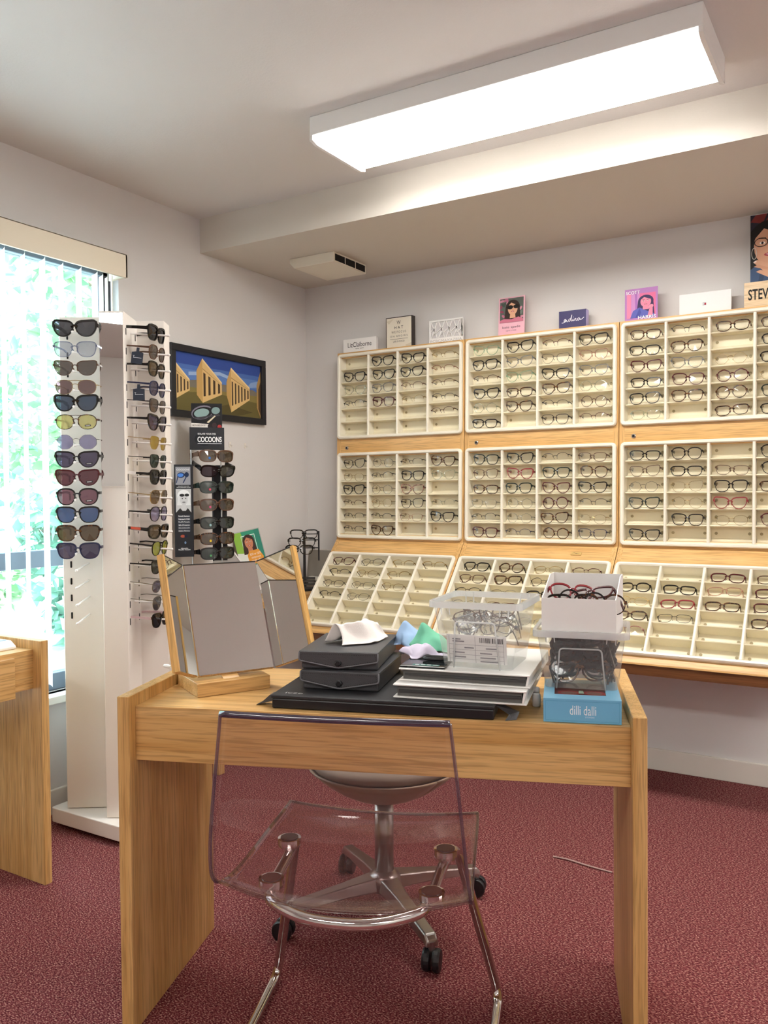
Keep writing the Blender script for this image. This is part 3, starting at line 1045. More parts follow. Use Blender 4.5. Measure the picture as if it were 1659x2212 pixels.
# purple box
t = thing('purple_box_sign', 'dark purple box sign with flowing white script', 'sign', (1.492, -.07, TOPZ))
MB().box(-.061, .061, 0, .03, 0, .079).build('box', mat('deep_purple_card', '#2e2560', .45), t, bevel=.001)
MB().box(.0612, .063, 0, .03, 0, .076).build('pale_side', mat('lilac_card', '#b9aee0', .5), t)
def stroke(parent, name, paths, wd, color, y=-.0008):
    mb = MB()
    for pth in paths:
        P = smooth_path([(p[0], 0, p[1]) for p in pth], 2)
        for a_, b_ in zip(P, P[1:]):
            d = (b_-a_)
            if d.length < 1e-6:
                continue
            n_ = Vector((-d.z, 0, d.x)).normalized()*wd/2
            mb.add([a_-n_, b_-n_, b_+n_, a_+n_], [(0, 1, 2, 3)])
    return mb.build(name, ink(color), parent, (0, y, 0))
q = .001
stroke(t, 'lettering', [[(-48*q, 28*q), (-38*q, 28*q), (-33*q, 34*q), (-28*q, 43*q), (-36*q, 42*q), (-38*q, 32*q), (-32*q, 30*q), (-26*q, 42*q), (-26*q, 31*q), (-20*q, 32*q)],
                        [(-8*q, 43*q), (-16*q, 42*q), (-18*q, 32*q), (-11*q, 31*q), (-4*q, 56*q), (-1*q, 62*q), (-5*q, 45*q), (-6*q, 32*q), (0, 32*q), (4*q, 43*q), (3*q, 33*q), (8*q, 32*q), (12*q, 43*q), (17*q, 42*q), (15*q, 33*q), (21*q, 32*q)],
                        [(32*q, 43*q), (24*q, 42*q), (23*q, 33*q), (29*q, 32*q), (34*q, 43*q), (34*q, 33*q), (42*q, 36*q), (52*q, 44*q)], [(4.5*q, 48*q), (5.5*q, 50*q)]], .0026, '#f4f0fb')

# purple and pink poster
t = thing('purple_poster', 'purple and pink poster of a long-haired woman resting her chin', 'poster', (1.787, -.07, TOPZ), (-.02, 0, 0))
PW, PH = .135, .136
MB().box(-PW/2, PW/2, 0, .003, 0, PH).build('card', mat('orchid_card', '#b074b8', .5), t)
sh = [('p', '#e06f9a', [(0, 0), (1, 0), (1, 1), (0, 1)]), ('p', '#c88bc4', [(.15, 0), (.45, 0), (.45, 1), (.15, 1)]), ('p', '#e889ac', [(0, 0), (.14, 0), (.14, 1), (0, 1)]), ('p', '#a86bb5', [(.3, .2), (.38, .2), (.36, 1), (.28, 1)])]
sh += face(.66, .64, .2, '#e48aa6', '#3a2b58', 1.0, None, 2.6)
sh += [('p', '#5d62b4', [(.12, 0), (.22, .3), (.45, .42), (.62, .3), (.95, .12), (1, 0)]), ('p', '#474c9c', [(.3, 0), (.45, .4), (.5, .2), (.42, 0)]), ('e', '#e794ac', .84, .42, .09, .08, .5), ('p', '#e08aa6', [(.72, .02), (.9, .05), (.9, .4), (.8, .4)])]
art(t, 'printed_picture', PW*.88, PH*.74, sh, (-PW*.44, -.0001, PH*.10), step=.00005)
text(t, 'lettering', 'SCOTT', PW*.42, (-PW*.25, PH*.885), '#ffffff', .013, -.0022, bold=.012)
text(t, 'lettering', 'HARRIS', PW*.54, (PW*.18, PH*.10), '#ffffff', .014, -.0022, bold=.012)

# white sign with a small flag logo
t, w = block('acrylic_sign', 'glossy white sign with one tiny red and navy flag mark', 'sign', 1.939, 2.138, .088, mat('gloss_white_acrylic', '#f2f1f1', .12), th=.012)
art(t, 'flag_logo', .014, .009, [('p', '#1f2740', [(0, 0), (1, 0), (1, 1), (0, 1)]), ('p', '#f7f7f7', [(.0, .2), (.5, .2), (.5, .8), (0, .8)]), ('p', '#c2273a', [(.5, .2), (1, .2), (1, .8), (.5, .8)])], (-.009, -.0002, .036))
# wooden sign
t, w = block('wooden_sign', 'pale wooden sign with bold black capital letters', 'sign', 2.188, 2.312, .098, oak('x', '#e8cda6', '#dcb98a'), th=.02, y=-.085)
text(t, 'lettering', 'STEVE', .088, (-.003, .049), '#16130f', .042, bold=.02)
# large portrait poster behind the wooden sign
t = thing('portrait_poster', 'large portrait poster of a dark-haired woman wearing round glasses', 'poster', (2.306, -.05, TOPZ))
PW, PH = .20, .365
MB().box(-PW/2, PW/2, 0, .003, 0, PH).build('card', mat('poster_board', '#2c2a31', .5), t)
sh = [('p', '#2b2b38', [(0, 0), (1, 0), (1, 1), (0, 1)]), ('p', '#7a2f2c', [(0, .93), (.1, 1), (.3, 1), (.22, .9)]), ('p', '#8f3a2f', [(.26, .9), (.36, 1), (.5, 1), (.4, .92)])]
sh += face(.335, .665, .19, '#d3a083', '#1a1717', 1.55, None, 2.0)
sh += [('p', '#3b5274', [(0, 0), (0, .42), (.2, .5), (.4, .32), (.6, .32), (.8, .5), (1, .42), (1, 0)]), ('p', '#2f4361', [(.05, .0), (.2, .46), (.26, .4), (.16, 0)]),
       ('p', '#d6a486', [(.05, .50), (.12, .52), (.5, .43), (.75, .40), (.8, .30), (.5, .30), (.3, .36)]), ('p', '#cf9a7c', [(.06, .45), (.14, .47), (.5, .385), (.5, .365)]), ('p', '#d6a486', [(.1, .395), (.18, .41), (.55, .33), (.7, .25), (.55, .27), (.3, .33)]), ('p', '#f1ddd2', [(.05, .50), (.1, .515), (.115, .50), (.07, .487)])]
art(t, 'printed_picture', PW, PH, sh, (-PW/2, -.0001, 0), step=.00004)
ring = MB()
for s in (-1, 1):
    ring.tube([(-.033+s*.028+.0235*math.cos(2*PI*k/20), -.0032, .256+.0165*math.sin(2*PI*k/20)) for k in range(20)], .0014, 5, True)
ring.tube([(-.038, -.0032, .261), (-.033, -.0032, .263), (-.028, -.0032, .261)], .0013, 5)
ring.build('printed_spectacles', ink('#171312'), t)
hoop = MB().tube([(-.086+.009*math.cos(2*PI*k/16), -.0032, .215+.022*math.sin(2*PI*k/16)) for k in range(16)], .0011, 5, True)
hoop.build('printed_earring', ink('#d9d2c8'), t)

# ---------------------------------------------------------------- framed temple photograph on the window wall
t = thing('framed_picture', 'black framed wide photograph of stone temples under blue sky', 'picture', (.0, -.688, 1.532), (0, 0, PI/2))
FW, FH = .64, .318
fr = MB()
for (x0, x1, z0, z1) in ((-FW/2, FW/2, 0, .03), (-FW/2, FW/2, FH-.03, FH), (-FW/2, -FW/2+.03, .03, FH-.03), (FW/2-.03, FW/2, .03, FH-.03)):
    fr.box(x0, x1, -.024, -.002, z0, z1)
fr.build('frame', mat('black_picture_frame', '#1f2024', .45), t, bevel=.002)
MB().box(-FW/2+.03, FW/2-.03, -.010, -.002, .03, FH-.03).build('mount', WHITEC, t)
aw, ah = FW-.06, FH-.06
sh = [('p', '#4d6fb4', [(0, 0), (1, 0), (1, 1), (0, 1)]), ('p', '#36509b', [(0, .8), (1, .8), (1, 1), (0, 1)]), ('p', '#5f83c2', [(0, .55), (1, .55), (1, .72), (0, .72)]), ('p', '#9db6da', [(.15, .62), (.5, .7), (.75, .6), (.8, .64), (.5, .76), (.15, .68)]), ('p', '#8aa6d2', [(.82, .55), (1, .6), (1, .72), (.88, .66)]),
      ('p', '#7b7468', [(0, .45), (.12, .52), (.24, .56), (.36, .5), (.55, .55), (.75, .5), (.9, .53), (1, .45), (1, .3), (0, .3)]),
      ('p', '#6c6238', [(0, 0), (1, 0), (1, .42), (0, .42)]), ('p', '#877a45', [(0, .3), (.4, .38), (1, .28), (1, .42), (0, .42)]), ('p', '#584f2e', [(.3, .05), (.6, .2), (.9, .1), (.7, 0), (.35, 0)])]
def temple(x0, x1, zt0, zt1, zb0, zb1, ncol, xl=None, zl=(0, 0)):
    out = []
    lz = lambda f, a_, b_: a_+(b_-a_)*f
    if xl is not None:
        out.append(('p', '#c9a263', [(xl, zl[0]), (x0, zt0), (x0, zb0), (xl, zl[1])]))
    out.append(('p', '#e0bd80', [(x0, zb0), (x1, zb1), (x1, zt1), (x0, zt0)]))
    for i in range(ncol):
        f0, f1 = (i+.18)/ncol, (i+.62)/ncol
        xa, xb = lz(f0, x0, x1), lz(f1, x0, x1)
        za, zb_ = lz(f0, zt0, zt1), lz(f1, zt0, zt1)
        wa, wb = lz(f0, zb0, zb1), lz(f1, zb0, zb1)
        out.append(('p', '#4b3a2a', [(xa, wa+(za-wa)*.14), (xb, wb+(zb_-wb)*.14), (xb, wb+(zb_-wb)*.70), (xa, wa+(za-wa)*.70)]))
    out.append(('p', '#f0d6a0', [(x0, zt0-.04), (x1, zt1-.03), (x1, zt1), (x0, zt0)]))
    out.append(('p', '#a98550', [(x0, zb0+(zt0-zb0)*.76), (x1, zb1+(zt1-zb1)*.76), (x1, zb1+(zt1-zb1)*.78), (x0, zb0+(zt0-zb0)*.78)]))
    return out
sh += temple(.02, .16, .80, .55, .20, .36, 4)
sh += temple(.30, .52, .95, .58, .17, .36, 4, .235, (.72, .30))
sh += temple(.63, .86, .88, .56, .06, .33, 6, .575, (.60, .36))
sh += [('p', '#b08e58', [(.95, .2), (1, .0), (1, .9), (.95, .62)]), ('p', '#5b4630', [(.97, .18), (1, .05), (1, .7), (.97, .55)])]
art(t, 'printed_photograph', aw, ah, sh, (-aw/2, -.0102, .03), step=.00006)
for i, y in enumerate((-.615, -.506)):
    tt = thing('wall_hook', ['small clear hook on the wall nearer the framed picture', 'small clear hook on the wall nearer the corner'][i], 'hook', (0, y, 1.412))
    CH_ = mat('white_hook_plastic', '#e7e1d8', .4)
    MB().prism(rrect(.014, .026, .004, 3, 0, .013), .0, .003, 'x').build('back_plate', CH_, tt)
    MB().tube(smooth_path([(.003, 0, .014), (.012, 0, .008), (.014, 0, .004), (.016, 0, .012)], 2), .002, 6).build('hook_arm', CH_, tt)

# ---------------------------------------------------------------- rotating sunglass tower by the window
TA = math.radians(33.4)
TO = Vector((.362, -1.677, 0))
tA, tB = Vector((math.cos(TA), math.sin(TA), 0)), Vector((-math.sin(TA), math.cos(TA), 0))
TZ0, TZ1 = .07, 1.822
tow = thing('display_tower', 'tall white rotating sunglass tower on a square plinth by the window', 'display tower', TO, TA)
bs = MB().prism(rrect(.36, .36, .012), .018, .07, 'z')
plinth = bs.build('plinth', WHITEP, tow, bevel=.003)
ct = TO + tA*.015 + tB*.17
plinth.matrix_parent_inverse = Matrix.Identity(4)
plinth.location = (.015, .17, 0)
plinth.rotation_euler = (0, 0, -TA)
MB().lathe([(.13, 0), (.13, .02)], 24, (.015, .17, 0)).build('turntable', BLACKP, tow)
poly = []
seg = [(-.168, .10), (0, .10), (0, 0), (.085, 0)]
cen = Vector((.0085, .1615))
P = [Vector(s) for s in seg]
# four-fold pinwheel outline
def rot90(p, k):
    d = p-cen
    for _ in range(k):
        d = Vector((-d.y, d.x))
    return cen+d
# centre so that the first point of the pattern turns onto its last
ca_ = (P[3].x - .10 + .0)/1
cx_, cy_ = None, None
s_sum = P[3].x + P[0].y
s_dif = P[3].y - P[0].x
cen = Vector(((s_sum-s_dif)/2, (s_sum+s_dif)/2))
for k in range(4):
    poly += [rot90(p, k) for p in P[:3]]
TWM = mat('white_tower_laminate', '#efe8e0', .4)
MB().prism([tuple(p) for p in poly], TZ0+.002, TZ1, 'z').build('column', TWM, tow, bevel=.0015, seg=1)
MB().box(.003, .082, -.0035, -.0005, 1.223, 1.815).build('mirror', MIRROR, tow)
MB().box(.001, .084, -.003, -.0004, 1.2195, 1.8185).build('mirror_backing', TWM, tow)
pegm = MB().lathe([(.0032, 0), (.0032, -.128), (.0045, -.130), (.0045, -.136), (.0025, -.139)], 8, (0, 0, 0), 'y').mesh('peg', mat('clear_white_peg', '#f6f3f0', .25))
slm = MB().prism(rrect(.006, .024, .003), -.0012, 0, 'y').mesh('temple_slot', DARK)
ZL = [1.754, 1.686, 1.621, 1.557, 1.502, 1.439, 1.370, 1.313, 1.251, 1.1855, 1.125, 1.062, 1.002, .946, .886, .827, .764]
ZR = [1.757, 1.689, 1.631, 1.563, 1.504, 1.442, 1.374, 1.310, 1.253, 1.183, 1.123, 1.064, 1.002, .938, .872, .810, .750]
for z in ZL:
    obj('peg', pegm, tow, (-.078, .10, z+.004), (.10, 0, 0))
    for s in (-1, 1):
        obj('temple_slot', slm, tow, (-.078+s*.062, .0999, z))
for z in ZR:
    obj('peg', pegm, tow, (.085, .086, z+.004), (.06, 0, PI/2))
    for s in (-1, 1):
        obj('temple_slot', slm, tow, (.0851, .086+s*.062, z), (0, 0, PI/2))
def tint(name, c, body=.25, bodycol=None, gloss=.085):
    return clear('lens_' + name, c, gloss, body, bodycol or c)
LT = {'grey': tint('grey', '#5a5a60', .35, '#4c4c54'), 'lgrey': tint('light_grey', '#cfd1d9', .25, '#bcc0cc'), 'taupe': tint('taupe', '#6b625e', .35, '#6a5f5a'), 'rose': tint('rose_brown', '#7b6464', .35, '#7d6060'),
      'blue': tint('slate_blue', '#4d5a70', .35, '#46546c'), 'yellow': tint('yellow_mirror', '#d6cd92', .4, '#cfc372', .16), 'violet': tint('violet', '#9a95b4', .35, '#9a92b6'), 'plum': tint('plum_grey', '#58506a', .35, '#564f68'),
      'wine': tint('wine', '#6a4048', .35, '#6e3e48'), 'mauve': tint('mauve', '#8d6470', .35, '#8d5f6d'), 'mirror': tint('blue_mirror', '#34507a', .55, '#3a5c90', .14), 'brown': tint('brown', '#6d5d4c', .35, '#6a5844'),
      'dark': tint('near_black', '#303036', .5, '#28282e'), 'green': tint('green_mirror', '#9ca634', .5, '#a6ac2c', .14), 'amber': tint('amber', '#b59a4a', .45, '#b5983e'), 'dgreen': tint('bottle_green', '#33453f', .5, '#2c3d38')}
A_ = {k: v[1] for k, v in FR.items()}
LIL = clear('acetate_lilac', '#b9bccb', .08, .5, '#a3a8bf')
LEFT = [('big', 'chunky', 'K', 'grey', 'black cat-eye sunglasses with grey lenses, topmost on the tower face'), ('square', 'thin', LIL, 'lgrey', 'pale lilac clear sunglasses with light lenses, second on the tower face'),
        ('big', 'thin', 'B', 'taupe', 'slim taupe cat-eye sunglasses, third from the top of the tower face'), ('aviator', 'wire', 'g', 'rose', 'gold aviator sunglasses with rose brown lenses on the tower face'),
        ('big', 'chunky', 'K', 'blue', 'chunky black butterfly sunglasses with slate blue lenses on the tower face'), ('aviator', 'thin', 'T', 'yellow', 'aviator sunglasses with yellow mirrored lenses on the tower face'),
        ('octo', 'rimless', 'v', 'violet', 'rimless octagonal sunglasses with violet lenses on the tower face'), ('cat', 'thick', 'K', 'plum', 'dark cat-eye sunglasses with plum lenses below the violet rimless pair'),
        ('cat', 'thick', 'U', 'wine', 'burgundy cat-eye sunglasses with wine lenses on the tower face'), ('panto', 'thick', 'K', 'mauve', 'black rimmed rounded sunglasses with mauve lenses on the tower face'),
        ('square', 'thick', 'K', 'mirror', 'black square sunglasses with blue mirrored lenses on the tower face'), ('square', 'thick', 'T', 'brown', 'tortoiseshell square sunglasses with brown lenses on the tower face'),
        ('square', 'thick', 'N', 'plum', 'dark navy sunglasses with plum lenses, lowest on the tower face')]
def tower_M(a, b, z, rz):
    p = TO + tA*a + tB*b
    return Matrix.Translation((p.x, p.y, z)) @ Matrix.Rotation(TA+rz, 4, 'Z')
STK = mat('black_sticker', '#202024', .4)
for i, (sh, kd, fc, lc, lab) in enumerate(LEFT):
    S = glasses_style(sh, kd, .128)
    sc = 1.0 if sh in ('big', 'aviator', 'octo') else 1.10
    M = tower_M(-.072, -.030, ZL[i]-.026*sc, 0) @ Matrix.Scale(sc, 4) @ Matrix.Rotation(.05, 4, 'X')
    g = glasses('sunglasses', lab, 'sunglasses', 'sunglasses on the tower face', M, S, A_[fc] if isinstance(fc, str) else fc, LT[lc])
    if i in (5, 7, 8, 9):
        o = MB().prism(rrect(.020, .0055, .001), -.0006, 0, 'y').build('lens_label', STK, g, (S['tag'][0]+.002, .0006, S['tag'][1]-.012), (0, -.08, .08))
        art(o, 'label_print', .014, .0018, [('p', '#d8d8d8', [(0, 0), (1, 0), (1, 1), (0, 1)])], (-.007, -.0007, -.0009))
RIGHT = [('square', 'chunky', 'K', 'dark', 'black chunky sunglasses seen from the side, topmost on the tower side'), ('panto', 'thin', 'B', 'taupe', 'thin framed sunglasses with navy tag, upper one on the tower side'),
         ('square', 'thick', 'K', 'brown', 'black sunglasses with brown lenses between the two navy tags'), ('panto', 'thin', 'N', 'plum', 'navy sunglasses with navy tag, lower one on the tower side'),
         ('square', 'wire', 'k', 'taupe', 'wire framed square sunglasses with taupe lenses below the tags'), ('big', 'thick', 'K', 'plum', 'black oversize sunglasses sixth down on the tower side'),
         ('square', 'rimless', 'g', 'amber', 'rimless sunglasses with amber lenses on the tower side'), ('square', 'wire', 'k', 'dgreen', 'wire sunglasses with bottle green lenses on the tower side'),
         ('square', 'thick', 'K', 'dark', 'black sunglasses with pale banded temple on the tower side'), ('aviator', 'wire', 'g', 'brown', 'gold aviator sunglasses with brown lenses on the tower side'),
         ('aviator', 'thin', 'K', 'violet', 'black aviator sunglasses with violet lenses on the tower side'), ('sport', 'chunky', 'K', 'brown', 'black sport wrap sunglasses with orange stripe on the temple'),
         ('panto', 'thin', 'K', 'green', 'black sunglasses with green mirrored lenses on the tower side'), ('square', 'thin', 'K', 'dark', 'plain black square sunglasses below the green mirrored pair'),
         ('oval', 'wire', 'v', 'plum', 'small silver oval sunglasses on the tower side'), ('panto', 'wire', 'v', 'grey', 'silver rounded sunglasses with grey lenses on the tower side'),
         ('square', 'thick', 'K', 'dark', 'black sunglasses with pale pink temples, lowest on the tower side')]
PALEPINK = mat('pale_pink_temple', '#cdb0b4', .4)
ORANGE = mat('orange_stripe', '#d9583c', .5)
TAGM = mat('navy_hang_tag', '#232c3e', .6)
for i, (sh, kd, fc, lc, lab) in enumerate(RIGHT):
    S = glasses_style(sh, kd, .112)
    M = tower_M(.178, .084, ZR[i]-.028, PI/2-.18) @ Matrix.Scale(1.04, 4) @ Matrix.Rotation(.10+.03*math.sin(i*2.3), 4, 'X')
    g = glasses('sunglasses', lab, 'sunglasses', 'sunglasses on the tower side', M, S, A_[fc], LT[lc], PALEPINK if i == 16 else None)
    hx = S['w']
    if i == 11:
        MB().box(-hx-.0026, -hx-.0022, .035, .07, S['tag'][1]+.006, S['tag'][1]+.014).build('stripe', ORANGE, g)
    if i == 8:
        MB().box(-hx-.0026, -hx+.0020, .055, .085, S['tag'][1]+.005, S['tag'][1]+.016).build('pale_band', WHITEC, g)
    if i in (1, 3):
        tt = thing('hang_tag', ['navy hang tag on the upper thin framed sunglasses of the tower', 'navy hang tag on the lower navy sunglasses of the tower'][i == 3], 'tag', M @ Vector((-hx-.006, .040, .033)), (0, (.12 if i == 1 else 0), TA))
        MB().prism([(-.005, 0), (.005, 0), (.005, -.014), (.020, -.017), (.020, -.056), (-.020, -.056), (-.020, -.017), (-.005, -.014)], 0, .0008, 'y').build('card', TAGM, tt)
        text(tt, 'lettering', 'T', .006, (-.012, -.032), '#e9edf2', .008)
        art(tt, 'printed_line', .028, .0016, [('p', '#dfe6ee', [(0, 0), (1, 0), (1, 1), (0, 1)])], (-.013, -.0004, -.036))

# ---------------------------------------------------------------- narrow oak console behind the mirror, with the sunglass rack and corner things
CZ = .70
t = thing('side_console', 'narrow oak console along the window wall behind the desk mirror', 'table', (.15, -.53, 0))
MB().box(-.115, .105, -.47, .49, CZ-.03, CZ).build('tabletop', OAKY, t, bevel=.002)
for (x, y) in ((-.10, -.45), (.09, -.45), (-.10, .47), (.09, .47)):
    MB().box(x-.018, x+.018, y-.018, y+.018, 0, CZ-.03).build('leg', OAKZ, t, bevel=.002)

RC = Vector((.147, -.925, CZ))
RA = math.radians(40)
SCALE_R = 1.0
rk = thing('sunglass_rack', 'black countertop rack of fit-over sunglasses with header sign and photo panel', 'display rack', RC, RA)
BKM = mat('rack_black_board', '#1a1c22', .5)
MB().lathe([(.075, 0), (.075, .006), (.02, .012), (.012, .03)], 20, (0, 0, 0)).build('base', BLACKP, rk)
# header sign, coordinates along the rack's right (x) and height above the console
MB().box(-.074, .073, -.012, -.006, .683, .780).build('header_board', BKM, rk, rot=(0, 0, .12))
hd = obj('header_print', bpy.data.meshes.new('header_print'), rk, (0, -.0125, 0), (0, 0, .12))
art(hd, 'printed_glasses', .14, .09, [('e', '#2c2e35', .42, .5, .34, .40), ('e', '#1a1c22', .42, .48, .29, .33), ('e', '#26282f', .85, .45, .1, .3)], (-.07, .0003, .686), step=.00005)
text(hd, 'lettering', 'COCOONS', .103, (.012, .728), '#f4f4f4', .024, -.0005, bold=.03)
text(hd, 'lettering', 'ISOLATE YOUR EYES', .076, (.0, .752), '#e6e6e6', .0075, -.0005, bold=.02)
art(hd, 'underline', .102, .0022, [('p', '#e8e8e8', [(0, 0), (1, 0), (1, 1), (0, 1)])], (-.039, -.0004, .709))
MB().box(-.065, .065, -.006, -.004, .775, .884).build('top_card', mat('photo_card', '#1b1a1c', .4), rk, rot=(0, 0, .12))
tc_ = obj('top_card_print', bpy.data.meshes.new('top_card_print'), rk, (0, -.0063, 0), (0, 0, .12))
sh = [('p', '#1b1a1d', [(0, 0), (1, 0), (1, 1), (0, 1)])]
sh += [('e', '#7b7480', .36, .64, .36, .27, .25), ('e', '#0e0d10', .36, .62, .33, .23, .25), ('e', '#8aa3a0', .34, .62, .25, .17, .2), ('e', '#15151a', .80, .74, .2, .19, .2), ('e', '#7f9896', .80, .72, .14, .14, .2),
       ('p', '#3d3a40', [(.05, .42), (.2, .38), (.95, .52), (.9, .58)]), ('p', '#d8cdb0', [(.5, .25), (.76, .52), (.8, .5), (.56, .22)]),
       ('p', '#e9e2da', [(0, 0), (.52, 0), (.58, .18), (0, .22)]), ('e', '#241c1e', .6, .1, .07, .09), ('e', '#3c2a2c', .75, .14, .08, .1), ('e', '#a93030', .92, .08, .07, .08)]
art(tc_, 'printed_picture', .13, .109, sh, (-.065, 0, .775), step=.00006)
text(tc_, 'lettering', 'NEW RELEASE!!', .06, (-.032, .789), '#4a4040', .007, -.0012)
for x in (-.068, .058):
    MB().tube([(x, .004, .0), (x, .004, .70)], .0035, 8).build('upright', STEEL, rk)
MB().box(.022, .080, .030, .034, .20, .618).build('back_column', BKM, rk, rot=(0, 0, .0))
MB().box(.018, .024, .004, .034, .20, .618).build('column_side', BKM, rk)
# photo side panel
sp = MB().box(-.040, .040, -.006, 0, 0, .398).build('photo_panel', BKM, rk, (-.100, -.014, .222), (0, 0, .05), bevel=.002)
sh = [('p', '#9a9aa0', [(.08, .78), (.86, .78), (.86, .975), (.08, .975)]), ('e', '#1d2b55', .36, .885, .20, .03, .1), ('e', '#4f86d8', .34, .885, .16, .02, .1), ('e', '#20304f', .66, .89, .12, .027), ('p', '#23345a', [(.18, .875), (.24, .875), (.14, .80), (.10, .80)]), ('p', '#23345a', [(.62, .87), (.68, .87), (.5, .80), (.44, .80)]),
      ('p', '#c9c9c9', [(.08, .48), (.88, .48), (.88, .735), (.08, .735)]), ('e', '#efefef', .5, .66, .34, .068), ('p', '#e3e3e3', [(.2, .66), (.8, .66), (.86, .56), (.14, .56)]), ('e', '#d2d2d2', .5, .62, .21, .055), ('p', '#cfcfcf', [(.4, .58), (.6, .58), (.62, .5), (.38, .5)]), ('p', '#2c2c2c', [(.08, .48), (.3, .53), (.42, .50), (.6, .50), (.7, .53), (.88, .48)]),
      ('e', '#2a2a2a', .4, .668, .13, .016), ('e', '#2a2a2a', .66, .67, .12, .016), ('e', '#333333', .42, .632, .03, .006), ('e', '#333333', .6, .634, .03, .006), ('e', '#8a8a8a', .5, .592, .09, .008), ('e', '#b0553f', .42, .225, .12, .016), ('e', '#1f2440', .58, .225, .08, .014), ('e', '#7b93b5', .55, .155, .05, .014),
      ('p', '#3a3d45', [(.16, .27), (.84, .27), (.84, .455), (.16, .455)])]
art(sp, 'printed_panel', .080, .398, sh, (-.040, -.0062, 0), step=.00006)
text(sp, 'lettering', 'COCOONS', .055, (-.002, .376), '#ececec', .008, -.0085, bold=.02)
text(sp, 'lettering', 'ISOLATE YOUR EYES\nFROM DAMAGING GLARE', .058, (0, .302), '#ececec', .009, -.0085)
for i, s in enumerate(('Scratch Resistant', 'Polarized UV400', 'Flex2Fit Temples', '360 of Protection', 'Ultra-Lightweight', 'Lifetime Warranty')):
    text(sp, 'lettering', s, .047, (0, .176-i*.0128), '#f0f0f0', .0062, -.0085, bold=.02)
text(sp, 'lettering', 'Adjustable\nFlex2Fit Temples', .05, (0, .034), '#f0f0f0', .012, -.0085, bold=.02)
RKG = [(.655, 'B', 'brown', '#3f7fd0', 'brown'), (.590, 'K', 'grey', None, 'charcoal'), (.520, 'G', 'dgreen', '#d0506a', 'green-black'), (.444, 'B', 'brown', '#d05a86', 'dark brown'), (.366, 'K', 'dgreen', '#9fc4c8', 'black'), (.298, 'T', 'brown', '#e0c23a', 'tortoise'), (.234, 'K', 'dgreen', '#5aa06a', 'black')]
OR7 = ['topmost', 'second', 'third', 'fourth', 'fifth', 'sixth', 'lowest']
for i, (z, fc, lc, st, cn) in enumerate(RKG):
    S = glasses_style('wrap', 'chunky', .085, 1.3, .012)
    M = Matrix.Translation(RC) @ Matrix.Rotation(RA+.55, 4, 'Z') @ Matrix.Translation((.030, -.035, z-.026)) @ Matrix.Scale(.98, 4) @ Matrix.Rotation(-.06 if i != 1 else .35, 4, 'X')
    g = glasses('fitover_sunglasses', '%s fit-over sunglasses, %s on the black countertop rack' % (cn, OR7[i]), 'sunglasses', 'fit-over sunglasses on the rack', M, S, A_[fc], LT[lc])
    if st:
        MB().lathe([(.0055, 0), (.0055, -.0006)], 12, (-S['tag'][0]+.006, .0005, S['tag'][1]-.008), 'y').build('round_sticker', ink(st), g)
for i, (z, *_r) in enumerate(RKG):
    MB().tube([(.052, .03, z), (.030, -.036, z+.004)], .002, 6).build('peg', STEEL, rk)

# tilted white framed panel and acrylic card holder with green card
t = thing('tilted_panel', 'grey panel in a thin white frame leaning behind the green card', 'panel', (.150, -.640, CZ), (-.15, -.62, RA+.1))
MB().box(-.06, .06, 0, .006, .02, .40).build('face', mat('grey_panel_face', '#a7a39e', .3), t)
fr = MB()
for (x0, x1, z0, z1) in ((-.066, -.06, .014, .406), (.06, .066, .014, .406), (-.06, .06, .4, .406), (-.06, .06, .014, .02)):
    fr.box(x0, x1, -.003, .007, z0, z1)
fr.build('frame', WHITEC, t)
t = thing('offer_card', 'green counter card with a smiling woman and orange credit offer label', 'card', (.165, -.585, CZ), (-.30, -.22, RA+.08))
MB().box(-.062, .062, 0, .0025, .165, .335).build('card', mat('green_card', '#2f8f72', .45), t)
MB().box(-.066, .066, .003, .006, 0, .34).build('acrylic_back', clear('acrylic_sheet', '#f4f6f5', .03), t)
sh = [('p', '#2f9272', [(0, 0), (1, 0), (1, 1), (0, 1)]), ('p', '#8fc046', [(0, .3), (.42, .3), (.30, 1), (0, 1)]), ('p', '#e9ece4', [(0, 0), (.5, 0), (.45, .35), (0, .42)]), ('p', '#27806a', [(.80, 0), (1, 0), (1, 1), (.80, 1)]), ('p', '#dff0e8', [(.27, .86), (.80, .86), (.80, .88), (.27, .88)]), ('p', '#dff0e8', [(.78, .2), (.80, .2), (.80, .88), (.78, .88)]), ('p', '#dff0e8', [(.27, .5), (.285, .5), (.285, .88), (.27, .88)])]
sh += face(.52, .66, .17, '#c9825e', '#3a1f18', 1.0, None, 1.9)
sh += [('p', '#e39a35', [(.36, .03), (.92, .03), (.94, .2), (.82, .42), (.46, .42), (.36, .3)])]
art(t, 'printed_picture', .124, .17, sh, (-.062, -.0001, .165), step=.00005)
text(t, 'lettering', '$50 or 50%\nstatement\ncredit offer', .052, (.020, .202), '#fbeed6', .042, -.003)

